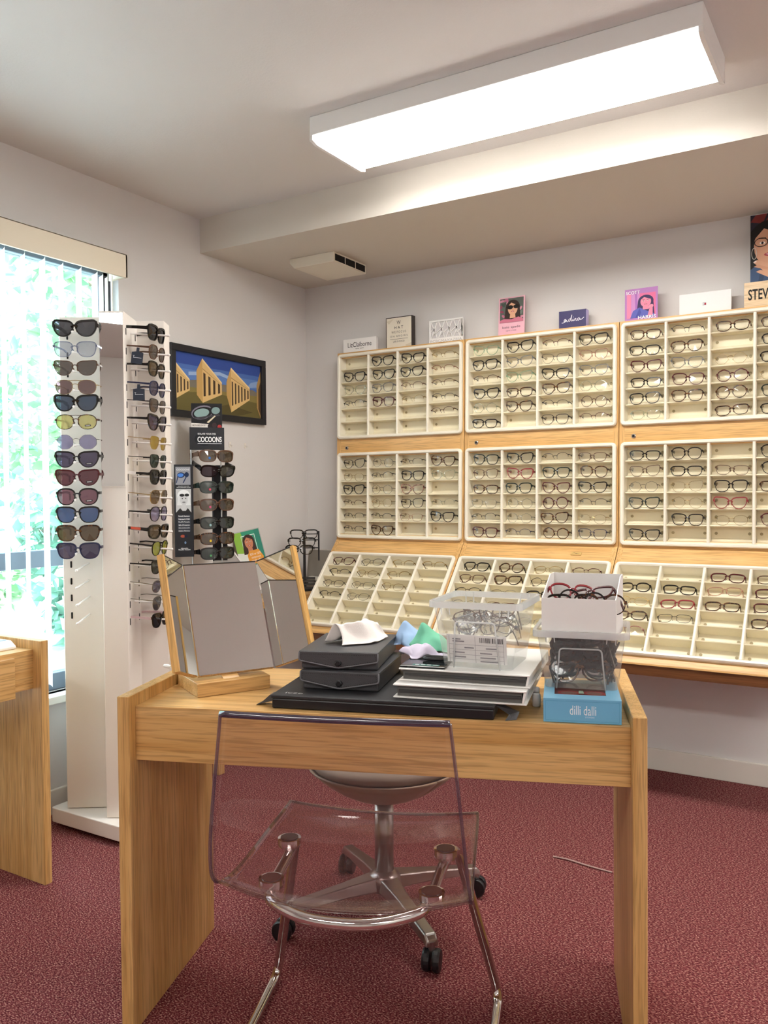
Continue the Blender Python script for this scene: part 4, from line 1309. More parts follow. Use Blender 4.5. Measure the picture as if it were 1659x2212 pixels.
# dark glasses stacked on a small stand in the corner, and a grey stand
t = thing('nose_stand', 'small black stand holding three black demo glasses by the corner', 'stand', (.150, -.235, CZ), .55)
MB().lathe([(.045, 0), (.045, .006), (.008, .012), (.006, .30)], 16).build('base', BLACKP, t)
MB().box(.068, .076, .01, .018, .15, .30).build('side_post', BLACKP, t)
for z in (.215, .255, .285):
    MB().tube([(-.01, .01, z), (.072, .014, z)], .003, 6).build('arm', BLACKP, t)
for i, z in enumerate((.262, .222, .185)):
    S = glasses_style('rect', 'chunky', .075)
    M = Matrix.Translation((.150-.004*i, -.235-.012*i, CZ+z)) @ Matrix.Rotation(.62-.06*i, 4, 'Z') @ Matrix.Translation((0, -.035, 0)) @ Matrix.Scale(1.03, 4)
    glasses('demo_glasses', ['topmost black demo glasses on the corner stand', 'middle black demo glasses on the corner stand', 'lowest black demo glasses on the corner stand'][i], 'eyeglasses', 'black demo glasses on the corner stand', M, S, A_['K'])
t = thing('grey_stand', 'grey plastic stand with rounded panel and dark slotted foot beside the sloped tray', 'stand', (.190, -.150, CZ), (0, 0, .45))
GP = mat('grey_stand_plastic', '#7f786e', .5)
GL = mat('pale_grey_plastic', '#c5c0b6', .5)
MB().prism(rrect(.150, .150, .022, 4, 0, .125), 0, .012, 'y').build('panel', GP, t, rot=(-.12, .05, 0), bevel=.002)
MB().prism(rrect(.160, .160, .026, 4, 0, .125), .0125, .016, 'y').build('panel_rim', GL, t, rot=(-.12, .05, 0))
MB().tube(smooth_path([(-.085, -.03, .02), (-.06, -.04, .06), (.0, -.045, .055), (.05, -.045, .03)], 2), .014, 8).build('arm', GL, t, smooth=True)
MB().box(-.09, .02, -.065, .03, 0, .012).build('foot', BLACKP, t, bevel=.003)
for i in range(4):
    MB().box(-.085, -.02, -.075+i*.004, -.06+i*.004, .010+i*.016, .020+i*.016).build('slat', mat('charcoal_slat', '#3a3836', .5), t)

# ---------------------------------------------------------------- dispensing desk
DO = Vector((1.2317, -2.3756, 0)); DY = .35658
dA, dB = Vector((math.cos(DY), math.sin(DY), 0)), Vector((-math.sin(DY), math.cos(DY), 0))
def D(a, b, z=0):
    p = DO + dA*a + dB*b
    return Vector((p.x, p.y, z))
DW, DD, HT, HP, HA = 1.119, .46, .723, .75, .602
PT = .028
t = thing('dispensing_desk', 'oak desk with raised side panels in the middle of the room', 'desk', DO, DY)
for a in (0, DW-PT):
    MB().box(a, a+PT, 0, DD, 0, HP).build('side_panel', OAKZ, t, bevel=.0012, seg=1)
MB().box(PT, DW-PT, .048, DD, HT-.03, HT).build('desktop', OAKX, t, bevel=.0008, seg=1)
MB().box(PT, DW-PT, .03, .048, HA, HT).build('apron', OAKX, t, bevel=.0008, seg=1)
MB().box(PT, DW-PT, DD-.02, DD, HA+.03, HT-.03).build('rear_rail', OAKX, t)

# ---------------------------------------------------------------- second desk against the window wall
t = thing('window_desk', 'oak desk standing against the window wall beside the tower', 'desk', (0, -2.0, 0))
MB().box(.05, .478, -.012, .014, 0, .75).build('side_panel', OAKZ, t, bevel=.0012, seg=1)
MB().box(.05, .478, -1.15, -1.124, 0, .75).build('side_panel', OAKZ, t, bevel=.0012, seg=1)
MB().box(.05, .425, -1.124, -.012, .692, .722).build('desktop', OAKY, t, bevel=.0008, seg=1)
MB().box(.425, .440, -1.124, -.012, .602, .722).build('apron', OAKY, t, bevel=.0008, seg=1)
dr = MB().box(.4405, .456, -.62, -.085, .588, .708).build('drawer_front', OAKY, t, bevel=.001)
MB().tube([(.456, -.40, .65), (.472, -.40, .65), (.472, -.30, .65), (.456, -.30, .65)], .004, 8).build('handle', STEEL, dr)
t = thing('white_tray', 'low white tray with pale blue top on the window desk', 'tray', (.235, -2.19, .7222))
MB().prism([(-.15, 0), (.15, 0), (.15, .008), (.125, .024), (-.15, .024)], -.16, .16, 'y').build('body', WHITEC, t, bevel=.002)
MB().prism([(-.14, .0241), (.115, .0241), (.115, .0265), (-.14, .0265)], -.15, .15, 'y').build('blue_top', mat('pale_blue_sheet', '#a9c6e0', .4), t)

# ---------------------------------------------------------------- tri-fold mirror
ang = .723
mA = Vector((math.cos(ang), math.sin(ang), 0)); mB = Vector((-math.sin(ang), math.cos(ang), 0))
tm = thing('trifold_mirror', 'three panel oak table mirror tilted back on the desk', 'mirror', D(.137, .119, HT+.0005), DY+ang)
MB().prism([(0, 0), (.151, 0), (.151, .032), (.012, .032), (.0, .031)], 0, .18, 'x').build('base', OAKX, tm, bevel=.001)
# local frame of the mirror thing: x along the glass, y backwards
TAU = .418
def mloc(a, b, z):
    d = Vector((a-.137, b-.119, 0))
    return Vector((d.dot(mA), d.dot(mB), z-HT))
BL = mloc(.13, .148, .765); MW, ML = .19, .277
BL.y += .004
Rm = Matrix.Translation(BL) @ Matrix.Rotation(-TAU, 4, 'X')
def mpanel(name, w, M, edge_side):
    me = MB().box(0, w, 0.0035, .014, 0, ML).mesh('backing', oak('z'))
    p = obj('backing', me, tm)
    p.matrix_local = M
    g = obj('mirror_glass', MB().box(.0015, w-.0015, 0, .0034, .0015, ML-.0015).mesh('mirror_glass', MIRROR), p)
    e = MB().box(0, w, .0002, .0145, ML, ML+.002).build('black_edge', BLACKP, p)
    if edge_side:
        x0 = w if edge_side > 0 else -.008
        MB().box(x0, x0+.008, -.001, .015, 0, ML+.002).build('oak_edge', oak('z', '#e2b56c', '#c99245'), p)
    return p
mpanel('centre', MW, Rm, 0)
FA, FB = math.radians(60), math.radians(50)
mpanel('wing', .112, Rm @ Matrix.Translation((MW+.001, 0, 0)) @ Matrix.Rotation(-FA, 4, 'Z'), 1)
mpanel('wing', .102, Rm @ Matrix.Translation((-.001, 0, 0)) @ Matrix.Rotation(FB, 4, 'Z') @ Matrix.Translation((-.102, 0, 0)), -1)
MB().prism([(.02, .032), (.10, .032), (.135, .20), (.125, .20), (.06, .05)], .07, .11, 'x').build('support', OAKX, tm)
# small dark box and white cord end behind the mirror
t = thing('small_black_box', 'small black box between the desk panel and the mirror', 'box', D(.040, .262, HT), DY)
MB().box(-.010, .014, -.01, .03, 0, .024).build('body', BLACKP, t, bevel=.002)
MB().box(-.011, .015, -.011, .031, .0242, .030).build('lid', BLACKP, t, bevel=.002)
t = thing('power_cable', 'short white cord lying over the desk panel beside the mirror', 'cord', D(.010, .33, HP))
MB().tube(smooth_path([(-.014, -.045, .004), (.008, -.02, .009), (.016, .005, .006), (.005, .02, .012), (.02, .03, .006)], 2), .0032, 8).build('wire', WHITEC, t, smooth=True)
MB().lathe([(.004, -.012), (.005, 0), (.004, .012)], 10, (-.014, -.045, .006), 'x').build('plug', WHITEC, t)

# ---------------------------------------------------------------- flat black sample case
t = thing('sample_case', 'large flat black presentation case under the two pouches', 'case', D(.336, .058, HT+.0005), DY-.05)
MB().box(0, .485, 0, .30, 0, .022).build('body', BLACKP, t, bevel=.003)
MB().box(-.002, .487, -.002, .302, .0222, .0300).build('lid', mat('matte_black_lid', '#242427', .5), t, bevel=.002)
text(t, 'lettering', 'icze', .040, (.045, 0), '#d0d0d0', .012, 0, rot=(-PI/2, 0, 0)).location = (.045, .022, .0304)
MB().prism([(-.045, 0), (-.002, .012), (0, .026), (-.012, .024), (-.03, .008)], .02, .045, 'y').build('ribbon', BLACKL, t)
MB().add([(.487, .02, .026), (.515, .01, .012), (.508, .0, .001), (.530, .012, .001), (.535, .03, .013), (.487, .05, .028)], [(0, 1, 4, 5), (1, 2, 3, 4)]).build('ribbon', BLACKL, t, solid=.001)
CT = HT+.0305
def pouch(name, label, a, b, z, yaw, h):
    t = thing(name, label, 'case', D(a, b, z), DY+yaw, 'black snap cases')
    w, d = .176, .235
    MB().box(0, w, 0, d, 0, h-.003).build('body', BLACKL, t, bevel=.004)
    MB().box(-.003, w+.003, -.004, d+.002, h-.003, h).build('lid', BLACKL, t, bevel=.0014)
    fl = MB().prism([(-.003, h), (w+.003, h), (w+.004, h*.48), (w*.5, h*.10), (-.004, h*.48)], -.0095, -.0042, 'y').build('flap', BLACKL, t, bevel=.0022)
    MB().lathe([(.0075, 0), (.0075, -.003), (.005, -.0045)], 16, (w*.5, -.0094, h*.40), 'y').build('snap', BLACKP, fl)
    MB().tube(round_path([(-.002, -.0085, h-.002), (-.003, -.0085, h*.49), (w*.5, -.0085, h*.115), (w+.003, -.0085, h*.49), (w+.002, -.0085, h-.002)], .006, 4), .0019, 6).build('flap_edge_highlight', mat('grey_edge_highlight', '#6a6a6e', .4), fl, smooth=True)  # added tube; the bright flap edge is put into its lighter grey
    st = MB()
    path = [(.003, h-.006), (.002, h*.55), (w*.5, h*.19), (w-.002, h*.55), (w-.003, h-.006), (.003, h-.006)]
    for p, q in zip(path, path[1:]):
        n = max(3, int(math.hypot(q[0]-p[0], q[1]-p[1])/.005))
        for i in range(n):
            f = (i+.3)/n
            x, zz = p[0]+(q[0]-p[0])*f, p[1]+(q[1]-p[1])*f
            st.box(x-.0012, x+.0012, -.0100, -.0094, zz-.0004, zz+.0004)
    tag(st.build('stitching', mat('dark_thread', '#0d0d0e', .7), fl), kind='stuff')
    return t
pouch('snap_case', 'black leatherette snap case, lower of the stacked pair', .388, .122, CT+.0004, -.05, .043)
pouch('snap_case', 'black leatherette snap case, upper one under the white cloth', .383, .128, CT+.0444, .0, .041)

# ---------------------------------------------------------------- white binders
def binder(name, label, a, b, z, yaw, w, d, h):
    t = thing(name, label, 'binder', D(a, b, z), DY+yaw, 'white binders')
    BW = mat('white_vinyl', '#eceae6', .3)
    MB().box(0, w, 0, d, 0, .0035).build('back_cover', BW, t, bevel=.0012)
    MB().box(0, w, -.002, d, h-.0035, h).build('front_cover', BW, t, bevel=.0012)
    MB().prism([(d-.003, 0), (d, h*.2), (d, h*.8), (d-.003, h)], 0, w, 'x').build('spine', BW, t)
    pg = MB()
    PGM = mat('grey_page_edges', '#5d5b58', .7, var=.15, vscale=60)
    pg.box(.008, w-.010, .006, d-.006, .0036, h-.0036)
    pg.build('pages', PGM, t)
    MB().box(.012, w-.012, .003, d-.01, h*.42, h*.60).build('page_block', mat('dark_page_edges', '#3e3d3d', .7), t)
    MB().prism([(w-.010, .0036), (w-.006, .0036), (w-.001, h-.0036), (w-.006, h-.0036)], 0, d-.005, 'y').build('side_sleeve', BW, t)
    return t
binder('ring_binder', 'white ring binder lying on the black case, lower of two', .604, .070, CT+.0004, -.10, .284, .315, .030)
binder('ring_binder', 'white ring binder on top of the other, carrying the label bin', .612, .100, CT+.0308, -.13, .284, .295, .028)
BT = CT+.0590
t = thing('card_wallet', 'dark glossy card holder lying on the upper binder edge', 'card holder', D(.660, .118, BT+.0006), DY-.10)
MB().box(-.045, .055, -.02, .065, 0, .004).build('cover', mat('glossy_dark_card', '#23282a', .15), t, bevel=.001)
art(t, 'printed_strip', .06, .014, [('p', '#3f6f68', [(0, 0), (1, 0), (1, 1), (0, 1)]), ('p', '#cfd8d6', [(.1, .3), (.25, .3), (.25, .7), (.1, .7)]), ('p', '#cfd8d6', [(.32, .3), (.47, .3), (.47, .7), (.32, .7)]), ('p', '#cfd8d6', [(.54, .3), (.69, .3), (.69, .7), (.54, .7)]), ('p', '#cfd8d6', [(.76, .3), (.95, .3), (.95, .7), (.76, .7)])], (-.02, -.012, .0042), (-PI/2, 0, 0))
MB().tube([(.022+.028*math.cos(2*PI*k/20), .045+.014*math.sin(2*PI*k/20), .010) for k in range(20)], .004, 6, True).build('black_band', BLACKP, t)

# ---------------------------------------------------------------- clear bins
BIN = clear('milky_clear_plastic', '#f7f8f8', .02, .16, '#f2f3f3', .08)
RIB = clear('milky_plastic_rib', '#f2f3f3', .04, .55, '#f6f6f6', .12)
def open_bin(name, label, loc, rz, w0, d0, w1, d1, h):
    t = thing(name, label, 'bin', loc, rz)
    m = MB()
    tk = .0018
    def ring(f, ins):
        w, d = w0+(w1-w0)*f-2*ins, d0+(d1-d0)*f-2*ins
        return [(p[0], p[1], f*h) for p in rrect(w, d, .012)]
    r0, r1 = ring(0, 0), ring(1, 0)
    n = len(r0)
    m.add(r0+r1, [(k, (k+1) % n, n+(k+1) % n, n+k) for k in range(n)])
    m.build('wall', BIN, t)
    MB().prism([(p[0], p[1]) for p in rrect(w0-.002, d0-.002, .012)], .0004, .0022, 'z').build('floor_plate', BIN, t)
    ra, rb = rrect(w1+.016, d1+.016, .018), rrect(w1+.001, d1+.001, .012)
    lip = MB()
    L_ = [[(p[0], p[1], z) for p in r] for r, z in ((rb, h), (ra, h), (ra, h-.014), (rrect(w1+.012, d1+.012, .017), h-.014), (rrect(w1+.012, d1+.012, .017), h-.003))]
    lip.add([p for r in L_ for p in r], [(i*n+k, i*n+(k+1) % n, (i+1)*n+(k+1) % n, (i+1)*n+k) for i in range(4) for k in range(n)])
    lip.build('rim', RIB, t)
    for sx in (-1, 1):
        for dx in (.30, .40):
            for sy in (-1, 1):
                f0, f1 = .80, .985
                x0, y0 = sx*dx*(w0+(w1-w0)*f0), sy*((d0+(d1-d0)*f0)/2+.001)
                x1, y1 = sx*dx*(w0+(w1-w0)*f1), sy*((d0+(d1-d0)*f1)/2+.003)
                MB().tube([(x0, y0, f0*h), (x1, y1, f1*h)], .0014, 6).build('rib', RIB, t)
    yF = lambda f: -(d0+(d1-d0)*f)/2-.0025
    hw = w0*.30
    MB().tube(round_path([(-hw*1.12, yF(.0), .0), (-hw*.95, yF(.72), .70*h), (hw*.95, yF(.72), .70*h), (hw*1.12, yF(.0), .0)], .008), .0019, 6).build('handle_outline', RIB, t, smooth=True)
    return t
def jumble(n, M, w, d, z0, z1, codes, label, group, tiltmax=.9, seed=1):
    r = random.Random(seed)
    for i in range(n):
        cd = r.choice(codes)
        (sh, _), kind, (cn, fmm) = decode(cd)
        S = glasses_style(sh, 'chunky' if n > 20 else kind, .075)
        G = M @ Matrix.Translation((r.uniform(-w, w), r.uniform(-d, d), z0+(z1-z0)*(i+.5)/n)) @ Euler((r.uniform(-tiltmax, tiltmax)-.4, r.uniform(-.35, .35), r.uniform(-.3, .3))).to_matrix().to_4x4() @ Matrix.Scale(.88, 4) @ Matrix.Translation((0, -.03, -.02))
        glasses('loose_eyeglasses', label, 'eyeglasses', group, G, S, fmm)
b1 = open_bin('clear_bin', 'clear plastic bin with a packing slip standing on the white binders', D(.795, .185, BT+.0008), DY-.20, .152, .150, .190, .190, .145)
M1 = Matrix.Translation(D(.795, .185, BT)) @ Matrix.Rotation(DY-.20, 4, 'Z')
t = thing('packing_slip', 'white packing slip with barcode inside the clear bin', 'label', M1 @ Vector((0, -.0735, .012)), (.148, 0, DY-.20))
MB().box(-.066, .066, 0, .0006, 0, .062).build('paper', WHITEC, t)
sh = []
bc = random.Random(9)
x = .56
while x < .93:
    wd = bc.choice([.008, .012, .02])
    sh.append(('p', '#35353a', [(x, .74), (x+wd, .74), (x+wd, .92), (x, .92)]))
    x += wd + bc.choice([.01, .016])
for zz in (.12, .28, .46, .64):
    sh.append(('p', '#a5a3a6', [(.04, zz), (.96, zz), (.96, zz+.012), (.04, zz+.012)]))
for xx in (.04, .48, .95):
    sh.append(('p', '#a5a3a6', [(xx, .0), (xx+.007, .0), (xx+.007, .96), (xx, .96)]))
for (xx, zz, ww) in ((.10, .34, .2), (.3, .52, .16), (.56, .34, .2), (.56, .18, .26), (.12, .18, .2), (.66, .52, .2), (.56, .05, .3), (.1, .74, .2), (.1, .82, .14)):
    sh.append(('p', '#8f8d92', [(xx, zz), (xx+ww, zz), (xx+ww, zz+.045), (xx, zz+.045)]))
art(t, 'printed_form', .132, .062, sh, (-.066, -.0001, 0), step=.00003)
jumble(9, M1, .012, .015, .060, .100, ['ck', 'sB', 'ov', 'se', 'cC', 'rk', 'cB'], 'dark eyeglasses jumbled in the clear bin above the packing slip', 'eyeglasses in the clear bin with the slip', .5, 4)
MB_bag = MB().grid(lambda u, v: (-.06+.12*u, -.055+.11*v, .100+.012*noise.noise(Vector((u*6, v*6, 1)))), 16, 14)
t = thing('plastic_bag', 'crinkled clear plastic bag lying in the clear bin on the binders', 'bag', D(.795, .185, BT+.002), DY-.2)
MB_bag.build('film', clear('crinkled_film', '#f4f5f8', .12, .06, '#ffffff', .05), t, smooth=True)
MB().grid(lambda u, v: (-.058+.116*u, -.062+.006*noise.noise(Vector((u*9, v*5, 3))), .064+.038*v), 16, 6).build('front_fold', MATS['crinkled_film'], t, smooth=True)

# blue cardboard box
t = thing('blue_box', 'light blue cardboard box with white lettering and a window in its lid', 'box', D(.920, .042, HT+.0006), DY-.02)
BLU = mat('sky_blue_card', '#6fb2d8', .45)
BW_, BD_, BH_ = .154, .175, .049
MB().box(0, BW_, 0, BD_, 0, BH_-.0015).build('body', BLU, t, bevel=.0008)
lid = MB()
lid.box(0, .022, -.001, BD_, BH_-.0014, BH_).box(BW_-.028, BW_, -.001, BD_, BH_-.0014, BH_).box(.022, BW_-.028, -.001, .036, BH_-.0014, BH_).box(.022, BW_-.028, BD_-.03, BD_, BH_-.0014, BH_)
lid.build('lid', mat('pale_blue_card', '#86c4e6', .4), t)
MB().box(.022, BW_-.028, .036, BD_-.03, BH_-.0013, BH_-.0009).build('lid_picture', mat('dark_red_picture', '#5a2a2c', .4), t)
art(t, 'printed_glasses', BW_-.05, .06, [('e', '#8c3a3a', .28, .3, .22, .3), ('e', '#7a5a54', .28, .28, .16, .2), ('e', '#8c3a3a', .78, .3, .22, .3), ('e', '#7a5a54', .78, .28, .16, .2), ('p', '#9fb8a4', [(.47, .2), (.58, .2), (.56, .6), (.48, .6)])], (.022, .037, BH_-.0007), (-PI/2, 0, 0))
text(t, 'lettering', 'dilli dalli', .052, (BW_*.51, .026), '#f2f8fc', .019, -.0006)
text(t, 'lettering', 'EYEWEAR', .018, (BW_*.60, .0125), '#d5e6f2', .003, -.0006)
for (x0, x1, z0, z1) in ((.004, BW_-.004, BH_-.0055, BH_-.005), (.004, BW_-.004, .004, .0045), (.004, .0045, .004, BH_-.005), (BW_-.0045, BW_-.004, .004, BH_-.005)):
    art(t, 'embossed_line', x1-x0, z1-z0, [('p', '#4f8fb8', [(0, 0), (1, 0), (1, 1), (0, 1)])], (x0, -.0004, z0))
BLT = HT+.0006+BH_
b2 = open_bin('clear_bin', 'clear plastic bin packed with dark glasses standing on the blue box', D(1.005, .192, BLT+.0008), DY-.10, .150, .135, .184, .168, .125)
M2 = Matrix.Translation(D(1.005, .192, BLT)) @ Matrix.Rotation(DY-.10, 4, 'Z')
jumble(40, M2, .008, .036, .018, .100, ['cK', 'sK', 'rK', 'sT', 'cG', 'rk', 'nK', 'oK'], 'black eyeglasses packed in the clear bin on the blue box', 'black eyeglasses in the packed bin', 1.0, 8)
# white open box in the bin, with glasses in it
t = thing('white_open_box', 'white card box with angled cut top sitting in the packed clear bin', 'box', D(1.006, .185, BLT+.110), DY-.18)
WBM = mat('white_box_board', '#ece9e6', .55)
w, d, h0, h1 = .154, .150, .084, .124
MB().box(-w/2, w/2, -d/2, d/2, 0, .002).build('bottom', WBM, t)
MB().box(-w/2, w/2, -d/2, -d/2+.002, .002, h0).build('front_wall', WBM, t)
MB().box(-w/2, w/2, d/2-.002, d/2, .002, h1).build('rear_wall', WBM, t)
for s in (-1, 1):
    x0 = s*w/2-(.002 if s > 0 else 0)
    MB().prism([(-d/2+.002, .002), (d/2-.002, .002), (d/2-.002, h1), (d/2-.05, h1), (-d/2+.02, h0+.006), (-d/2+.002, h0)], x0, x0+.002, 'x').build('side_wall', WBM, t)
M3 = Matrix.Translation(D(1.006, .185, BLT+.124)) @ Matrix.Rotation(DY-.18, 4, 'Z')
GL5 = [('nR', (-.03, .012, .055), (-.7, .1, .5), 'red rounded eyeglasses lying in the white open box'), ('RK', (.0, -.02, .05), (-.2, .1, .1), 'black round eyeglasses upright in the middle of the white open box'),
       ('rU', (.02, .02, .052), (-.9, -.2, -.3), 'burgundy rectangular eyeglasses in the white open box'), ('RT', (.045, -.03, .046), (-.2, .0, .0), 'tortoise round eyeglasses at the end of the white open box'), ('sK', (-.02, -.03, .040), (-.6, 0, .3), 'black square eyeglasses low in the white open box')]
for cd, p, e, lab in GL5:
    (sh, _), kind, (cn, fmm) = decode(cd)
    glasses('loose_eyeglasses', lab, 'eyeglasses', 'eyeglasses in the white box', M3 @ Matrix.Translation(p) @ Euler(e).to_matrix().to_4x4() @ Matrix.Scale(.8, 4) @ Matrix.Translation((0, -.03, -.02)), glasses_style(sh, kind, .075), fmm)

# small white cap and clear packet between binder and blue box
t = thing('white_bottle', 'small white capped bottle beside the blue box', 'bottle', D(.905, .165, HT+.0004), DY)
MB().lathe([(.0085, 0), (.009, .002), (.009, .026), (.006, .030)], 16).build('body', WHITEC, t, smooth=True)
MB().lathe([(.007, .0302), (.007, .040), (.005, .042)], 16).build('cap', mat('frosted_cap', '#dedbd8', .3), t, smooth=True)
t = thing('clear_packet', 'small flat clear packet lying between binder and bottle', 'packet', D(.890, .22, HT+.0004), DY+.3)
MB().grid(lambda u, v: (-.03+.06*u, -.04+.08*v, .002+.003*abs(noise.noise(Vector((u*4, v*4, 7))))), 8, 8).build('film', MATS['crinkled_film'], t)

# ---------------------------------------------------------------- crumpled cleaning cloths
def cloth(name, label, a, b, z, rz, w, d, col, fn, group='microfibre cloths'):
    t = thing(name, label, 'cloth', D(a, b, z), DY+rz, group)
    m = mat('microfibre_' + col[1:], col, .85, bump=.2, bscale=900)
    MB().grid(lambda u, v: fn(u, v, w, d), 30, 24).build('fabric', m, t, smooth=True, solid=.0008)
    return t
def c_white(u, v, w, d):
    x, y = (u-.5)*w, (v-.5)*d
    r = .046*math.exp(-((y-.004-.02*(u-.5))/.024)**2)*(.45+.55*math.sin(PI*(.15+.75*u))) + .007*noise.noise(Vector((x*40, y*40, 2)))
    z = .003 + max(0, r) + .012*max(0, math.sin(u*9+v*4))*(1-u)*math.sin(PI*v)
    y2 = y*(.55+.25*math.sin(u*5)) + .010*math.sin(u*7+v*3)
    return (x + .012*math.sin(v*6), y2, z)
def c_tent(seed, peak, lean):
    def f(u, v, w, d):
        x, y = (u-.5)*w, (v-.5)*d
        n_ = noise.noise(Vector((x*26+seed, y*26, seed)))
        rr = math.hypot((u-.45)*2, (v-.5)*2)
        z = .004 + peak*max(0, 1-rr)**.8*(.8+.4*n_) + .008*abs(n_)
        ang_ = math.atan2(v-.5, u-.45)
        k = 1 - .28*(1+math.sin(ang_*5+seed))*.5*rr
        return (x*k + lean*z, y*k, max(.001, z))
    return f
cloth('cleaning_cloth', 'crumpled white cleaning cloth on the upper black case', .492, .25, CT+.0858, .75, .135, .12, '#f3ebe6', c_white)
cloth('cleaning_cloth', 'crumpled green cleaning cloth beside the clear bin', .664, .30, BT+.002, .3, .115, .12, '#79c9a6', c_tent(2.3, .062, -.25))
cloth('cleaning_cloth', 'crumpled pale blue cleaning cloth behind the green one', .607, .355, BT+.002, -.4, .09, .10, '#9dbade', c_tent(5.1, .066, -.3))
cloth('cleaning_cloth', 'crumpled lavender cleaning cloth in front of the blue one', .640, .225, BT+.002, .6, .10, .09, '#cfc6da', c_tent(8.4, .036, -.1))

# ---------------------------------------------------------------- clear plastic cantilever chair
CC = .545
t = thing('clear_chair', 'smoky clear plastic chair on a chrome cantilever frame before the desk', 'chair', D(CC, 0, 0), DY)
PC = clear('smoky_polycarbonate', '#f8f3f3', .025, .02, '#c9bcc0', .03, 1.5)
PCE = clear('polycarbonate_edge_darkened', '#8f88a0', .12, .22, '#6a6388', .05, 1.5)  # same plastic; darkening from the long light path put into the tint
prof = [(.235, .452, .225), (.20, .446, .228), (.10, .440, .232), (-.02, .432, .236), (-.10, .428, .240), (-.165, .436, .246), (-.200, .462, .246), (-.216, .51, .242), (-.222, .58, .236), (-.222, .66, .228), (-.222, .73, .220), (-.224, .785, .214)]
Pp = smooth_path([(p[0], p[1], p[2]) for p in prof], 2)
def shell(u, v):
    f = v*(len(Pp)-1)
    i = min(int(f), len(Pp)-2)
    p = Pp[i].lerp(Pp[i+1], f-i)
    s = 2*u-1
    back = max(0, min(1, (p.y-.43)/.08))      # 0 on the seat, 1 on the back
    junction = math.exp(-((p.x+.17)/.09)**2) if p.y < .6 else 0
    cu = 1-s*s
    bx = -cu*(.022*back*(1-.6*max(0, (p.y-.5)/.29)) + .050*junction)
    bz = -cu*(.016*(1-back))
    return (s*p.z, p.x+bx, p.y+bz)
MB().grid(shell, 22, 44).build('shell', PC, t, smooth=True, solid=.0035)
edge = [shell(0, k/44) for k in range(45)][::-1]
top = [shell(k/22, 1) for k in range(23)]
right = [shell(1, 1-k/44) for k in range(45)]
MB().tube(round_path([top[0]] + top[1:-1] + [top[-1]], .004), .0065, 8).build('top_edge', PCE, t, smooth=True)
for e in (edge, right):
    MB().tube(e, .0034, 6).build('side_edge', clear('polycarbonate_side_edge_darkened', '#cfc4cc', .12, .12, '#8f86a0', .05, 1.5), t, smooth=True)  # shell plastic again, with edge darkening put into the tint
MB().tube([shell(k/22, 0) for k in range(23)], .0034, 6).build('front_edge', clear('polycarbonate_front_edge', '#cdbfc0', .12, .25, '#d9cfd0', .05), t, smooth=True)  # same clear plastic; light through the rim put into this tint
R_ = .0115
half = [(-.255, -.36, .012), (-.262, .0, .012), (-.270, .262, .012), (-.185, .150, .408), (-.168, .06, .413), (-.160, -.11, .408), (-.145, -.155, .404), (-.06, -.197, .396)]
full = half + [(-p[0], p[1], p[2]) for p in half[::-1]]
MB().tube(round_path(full, .055, 8), R_, 12).build('chrome_frame', CHROME, t, smooth=True)
MB().tube([(-.255, -.36, .012), (.255, -.36, .012)], R_, 12).build('floor_bar', CHROME, t, smooth=True)
RUB = mat('brown_mount_pad', '#4a241c', .35)
for (x, y) in ((-.173, .061), (-.157, -.111), (.171, .061), (.164, -.113)):
    z = .433 if y > 0 else .424
    MB().lathe([(.0235, z-.012), (.0255, z-.006), (.0255, z+.006), (.0200, z+.0065)], 22, (x, y, 0)).build('mount_ring', CHROME, t, smooth=False)
    MB().lathe([(.0195, z+.0066), (.0195, z+.0080)], 20, (x, y, 0)).build('mount_pad', RUB, t)

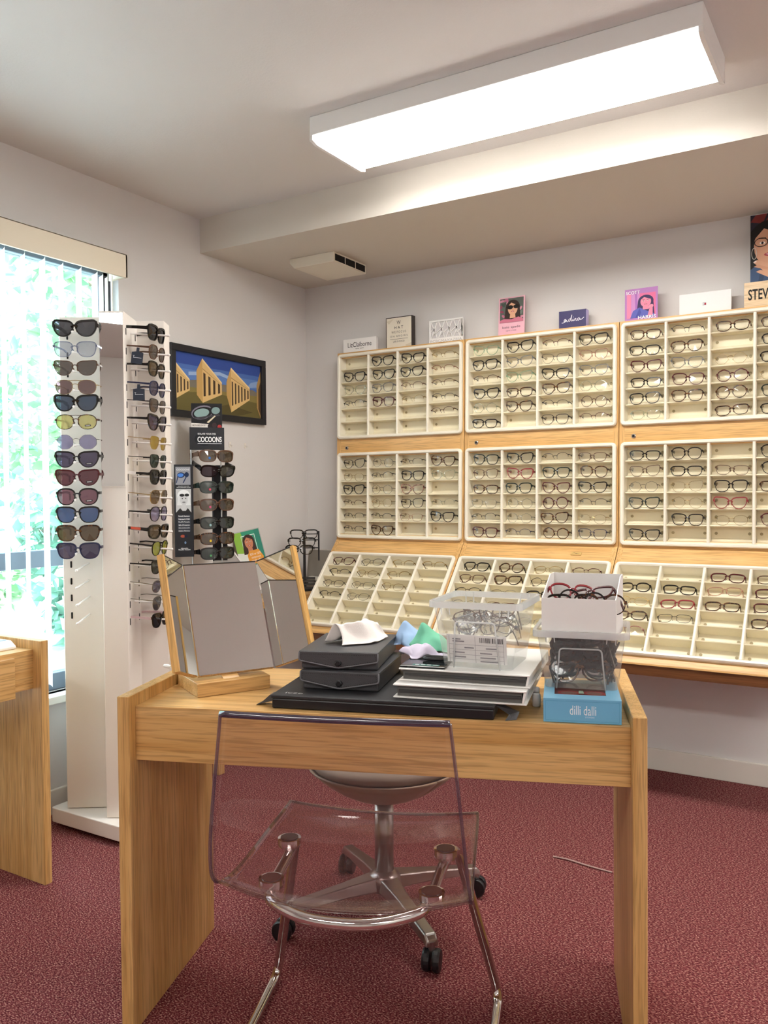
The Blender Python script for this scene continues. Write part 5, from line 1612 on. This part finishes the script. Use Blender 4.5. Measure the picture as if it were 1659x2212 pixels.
# ---------------------------------------------------------------- swivel chair behind the desk
t = thing('swivel_chair', 'beige shell swivel chair on a steel four-star base behind the desk', 'chair', (1.47, -1.645, 0), math.radians(-18))
MB().lathe([(.05, .085), (.045, .12), (.030, .135)], 20).build('hub', STEEL, t, smooth=True)
MB().tube([(0, 0, .13), (0, 0, .338)], .0265, 16).build('column', STEEL, t, smooth=True)
SHM = mat('beige_seat_shell', '#a8927a', .45)
def seat(u, v):
    a, r = 2*PI*u, v
    rx, ry = .212, .205
    k = r
    z = .337 + .10*k**2
    return (rx*k*math.cos(a), ry*k*math.sin(a), z)
MB().grid(seat, 32, 8).build('seat_shell', SHM, t, smooth=True, solid=.006)
MB().lathe([(.195, .432), (.205, .445), (.185, .458), (.05, .462)], 28).build('seat_cushion', mat('beige_fabric', '#9c8f80', .9), t, smooth=True)
for k in range(4):
    a = math.radians(18) + math.atan2(-.1805, .254) + k*PI/2
    c, s = math.cos(a), math.sin(a)
    arm = MB()
    pr = [(.035, .105, .034, .030), (.12, .098, .024, .024), (.22, .088, .021, .020), (.288, .080, .020, .018), (.300, .070, .019, .014)]
    vs = []
    for (r_, z_, wd, hh) in pr:
        for (sw, sz) in ((-1, -1), (1, -1), (.75, 1), (-.75, 1)):
            vs.append((c*r_ - s*sw*wd, s*r_ + c*sw*wd, z_ + sz*hh*.6))
    arm.add(vs, [(i*4+j, i*4+(j+1) % 4, (i+1)*4+(j+1) % 4, (i+1)*4+j) for i in range(len(pr)-1) for j in range(4)] + [(3, 2, 1, 0), tuple(16+j for j in range(4))])
    arm.build('base_arm', STEEL, t, bevel=.004)
    cx, cy = c*.295, s*.295
    st = MB().tube([(cx, cy, .075), (cx, cy, .035)], .009, 8).build('caster_stem', STEEL, t)
    for sd_ in (-1, 1):
        MB().lathe([(.012, -.010), (.0255, -.009), (.028, -.004), (.028, .004), (.0255, .009), (.012, .010)], 20, (0, 0, 0), 'x').build('caster_wheel', BLACKP, t, (cx + sd_*.013*math.cos(a+.9), cy + sd_*.013*math.sin(a+.9), .0285), (0, 0, a+.9), smooth=False)
# thread marks on the carpet
t = thing('carpet_thread', 'pale frayed seam thread on the carpet behind the desk', 'thread', D(1.035, 1.025, .002), DY)
MB().tube(smooth_path([(-.087, .041, .001), (-.04, .024, .003), (.0, .0, .002), (.05, -.028, .003), (.092, -.043, .001)], 2), .0026, 5).build('strand', mat('pale_thread', '#b59a92', .9), t)
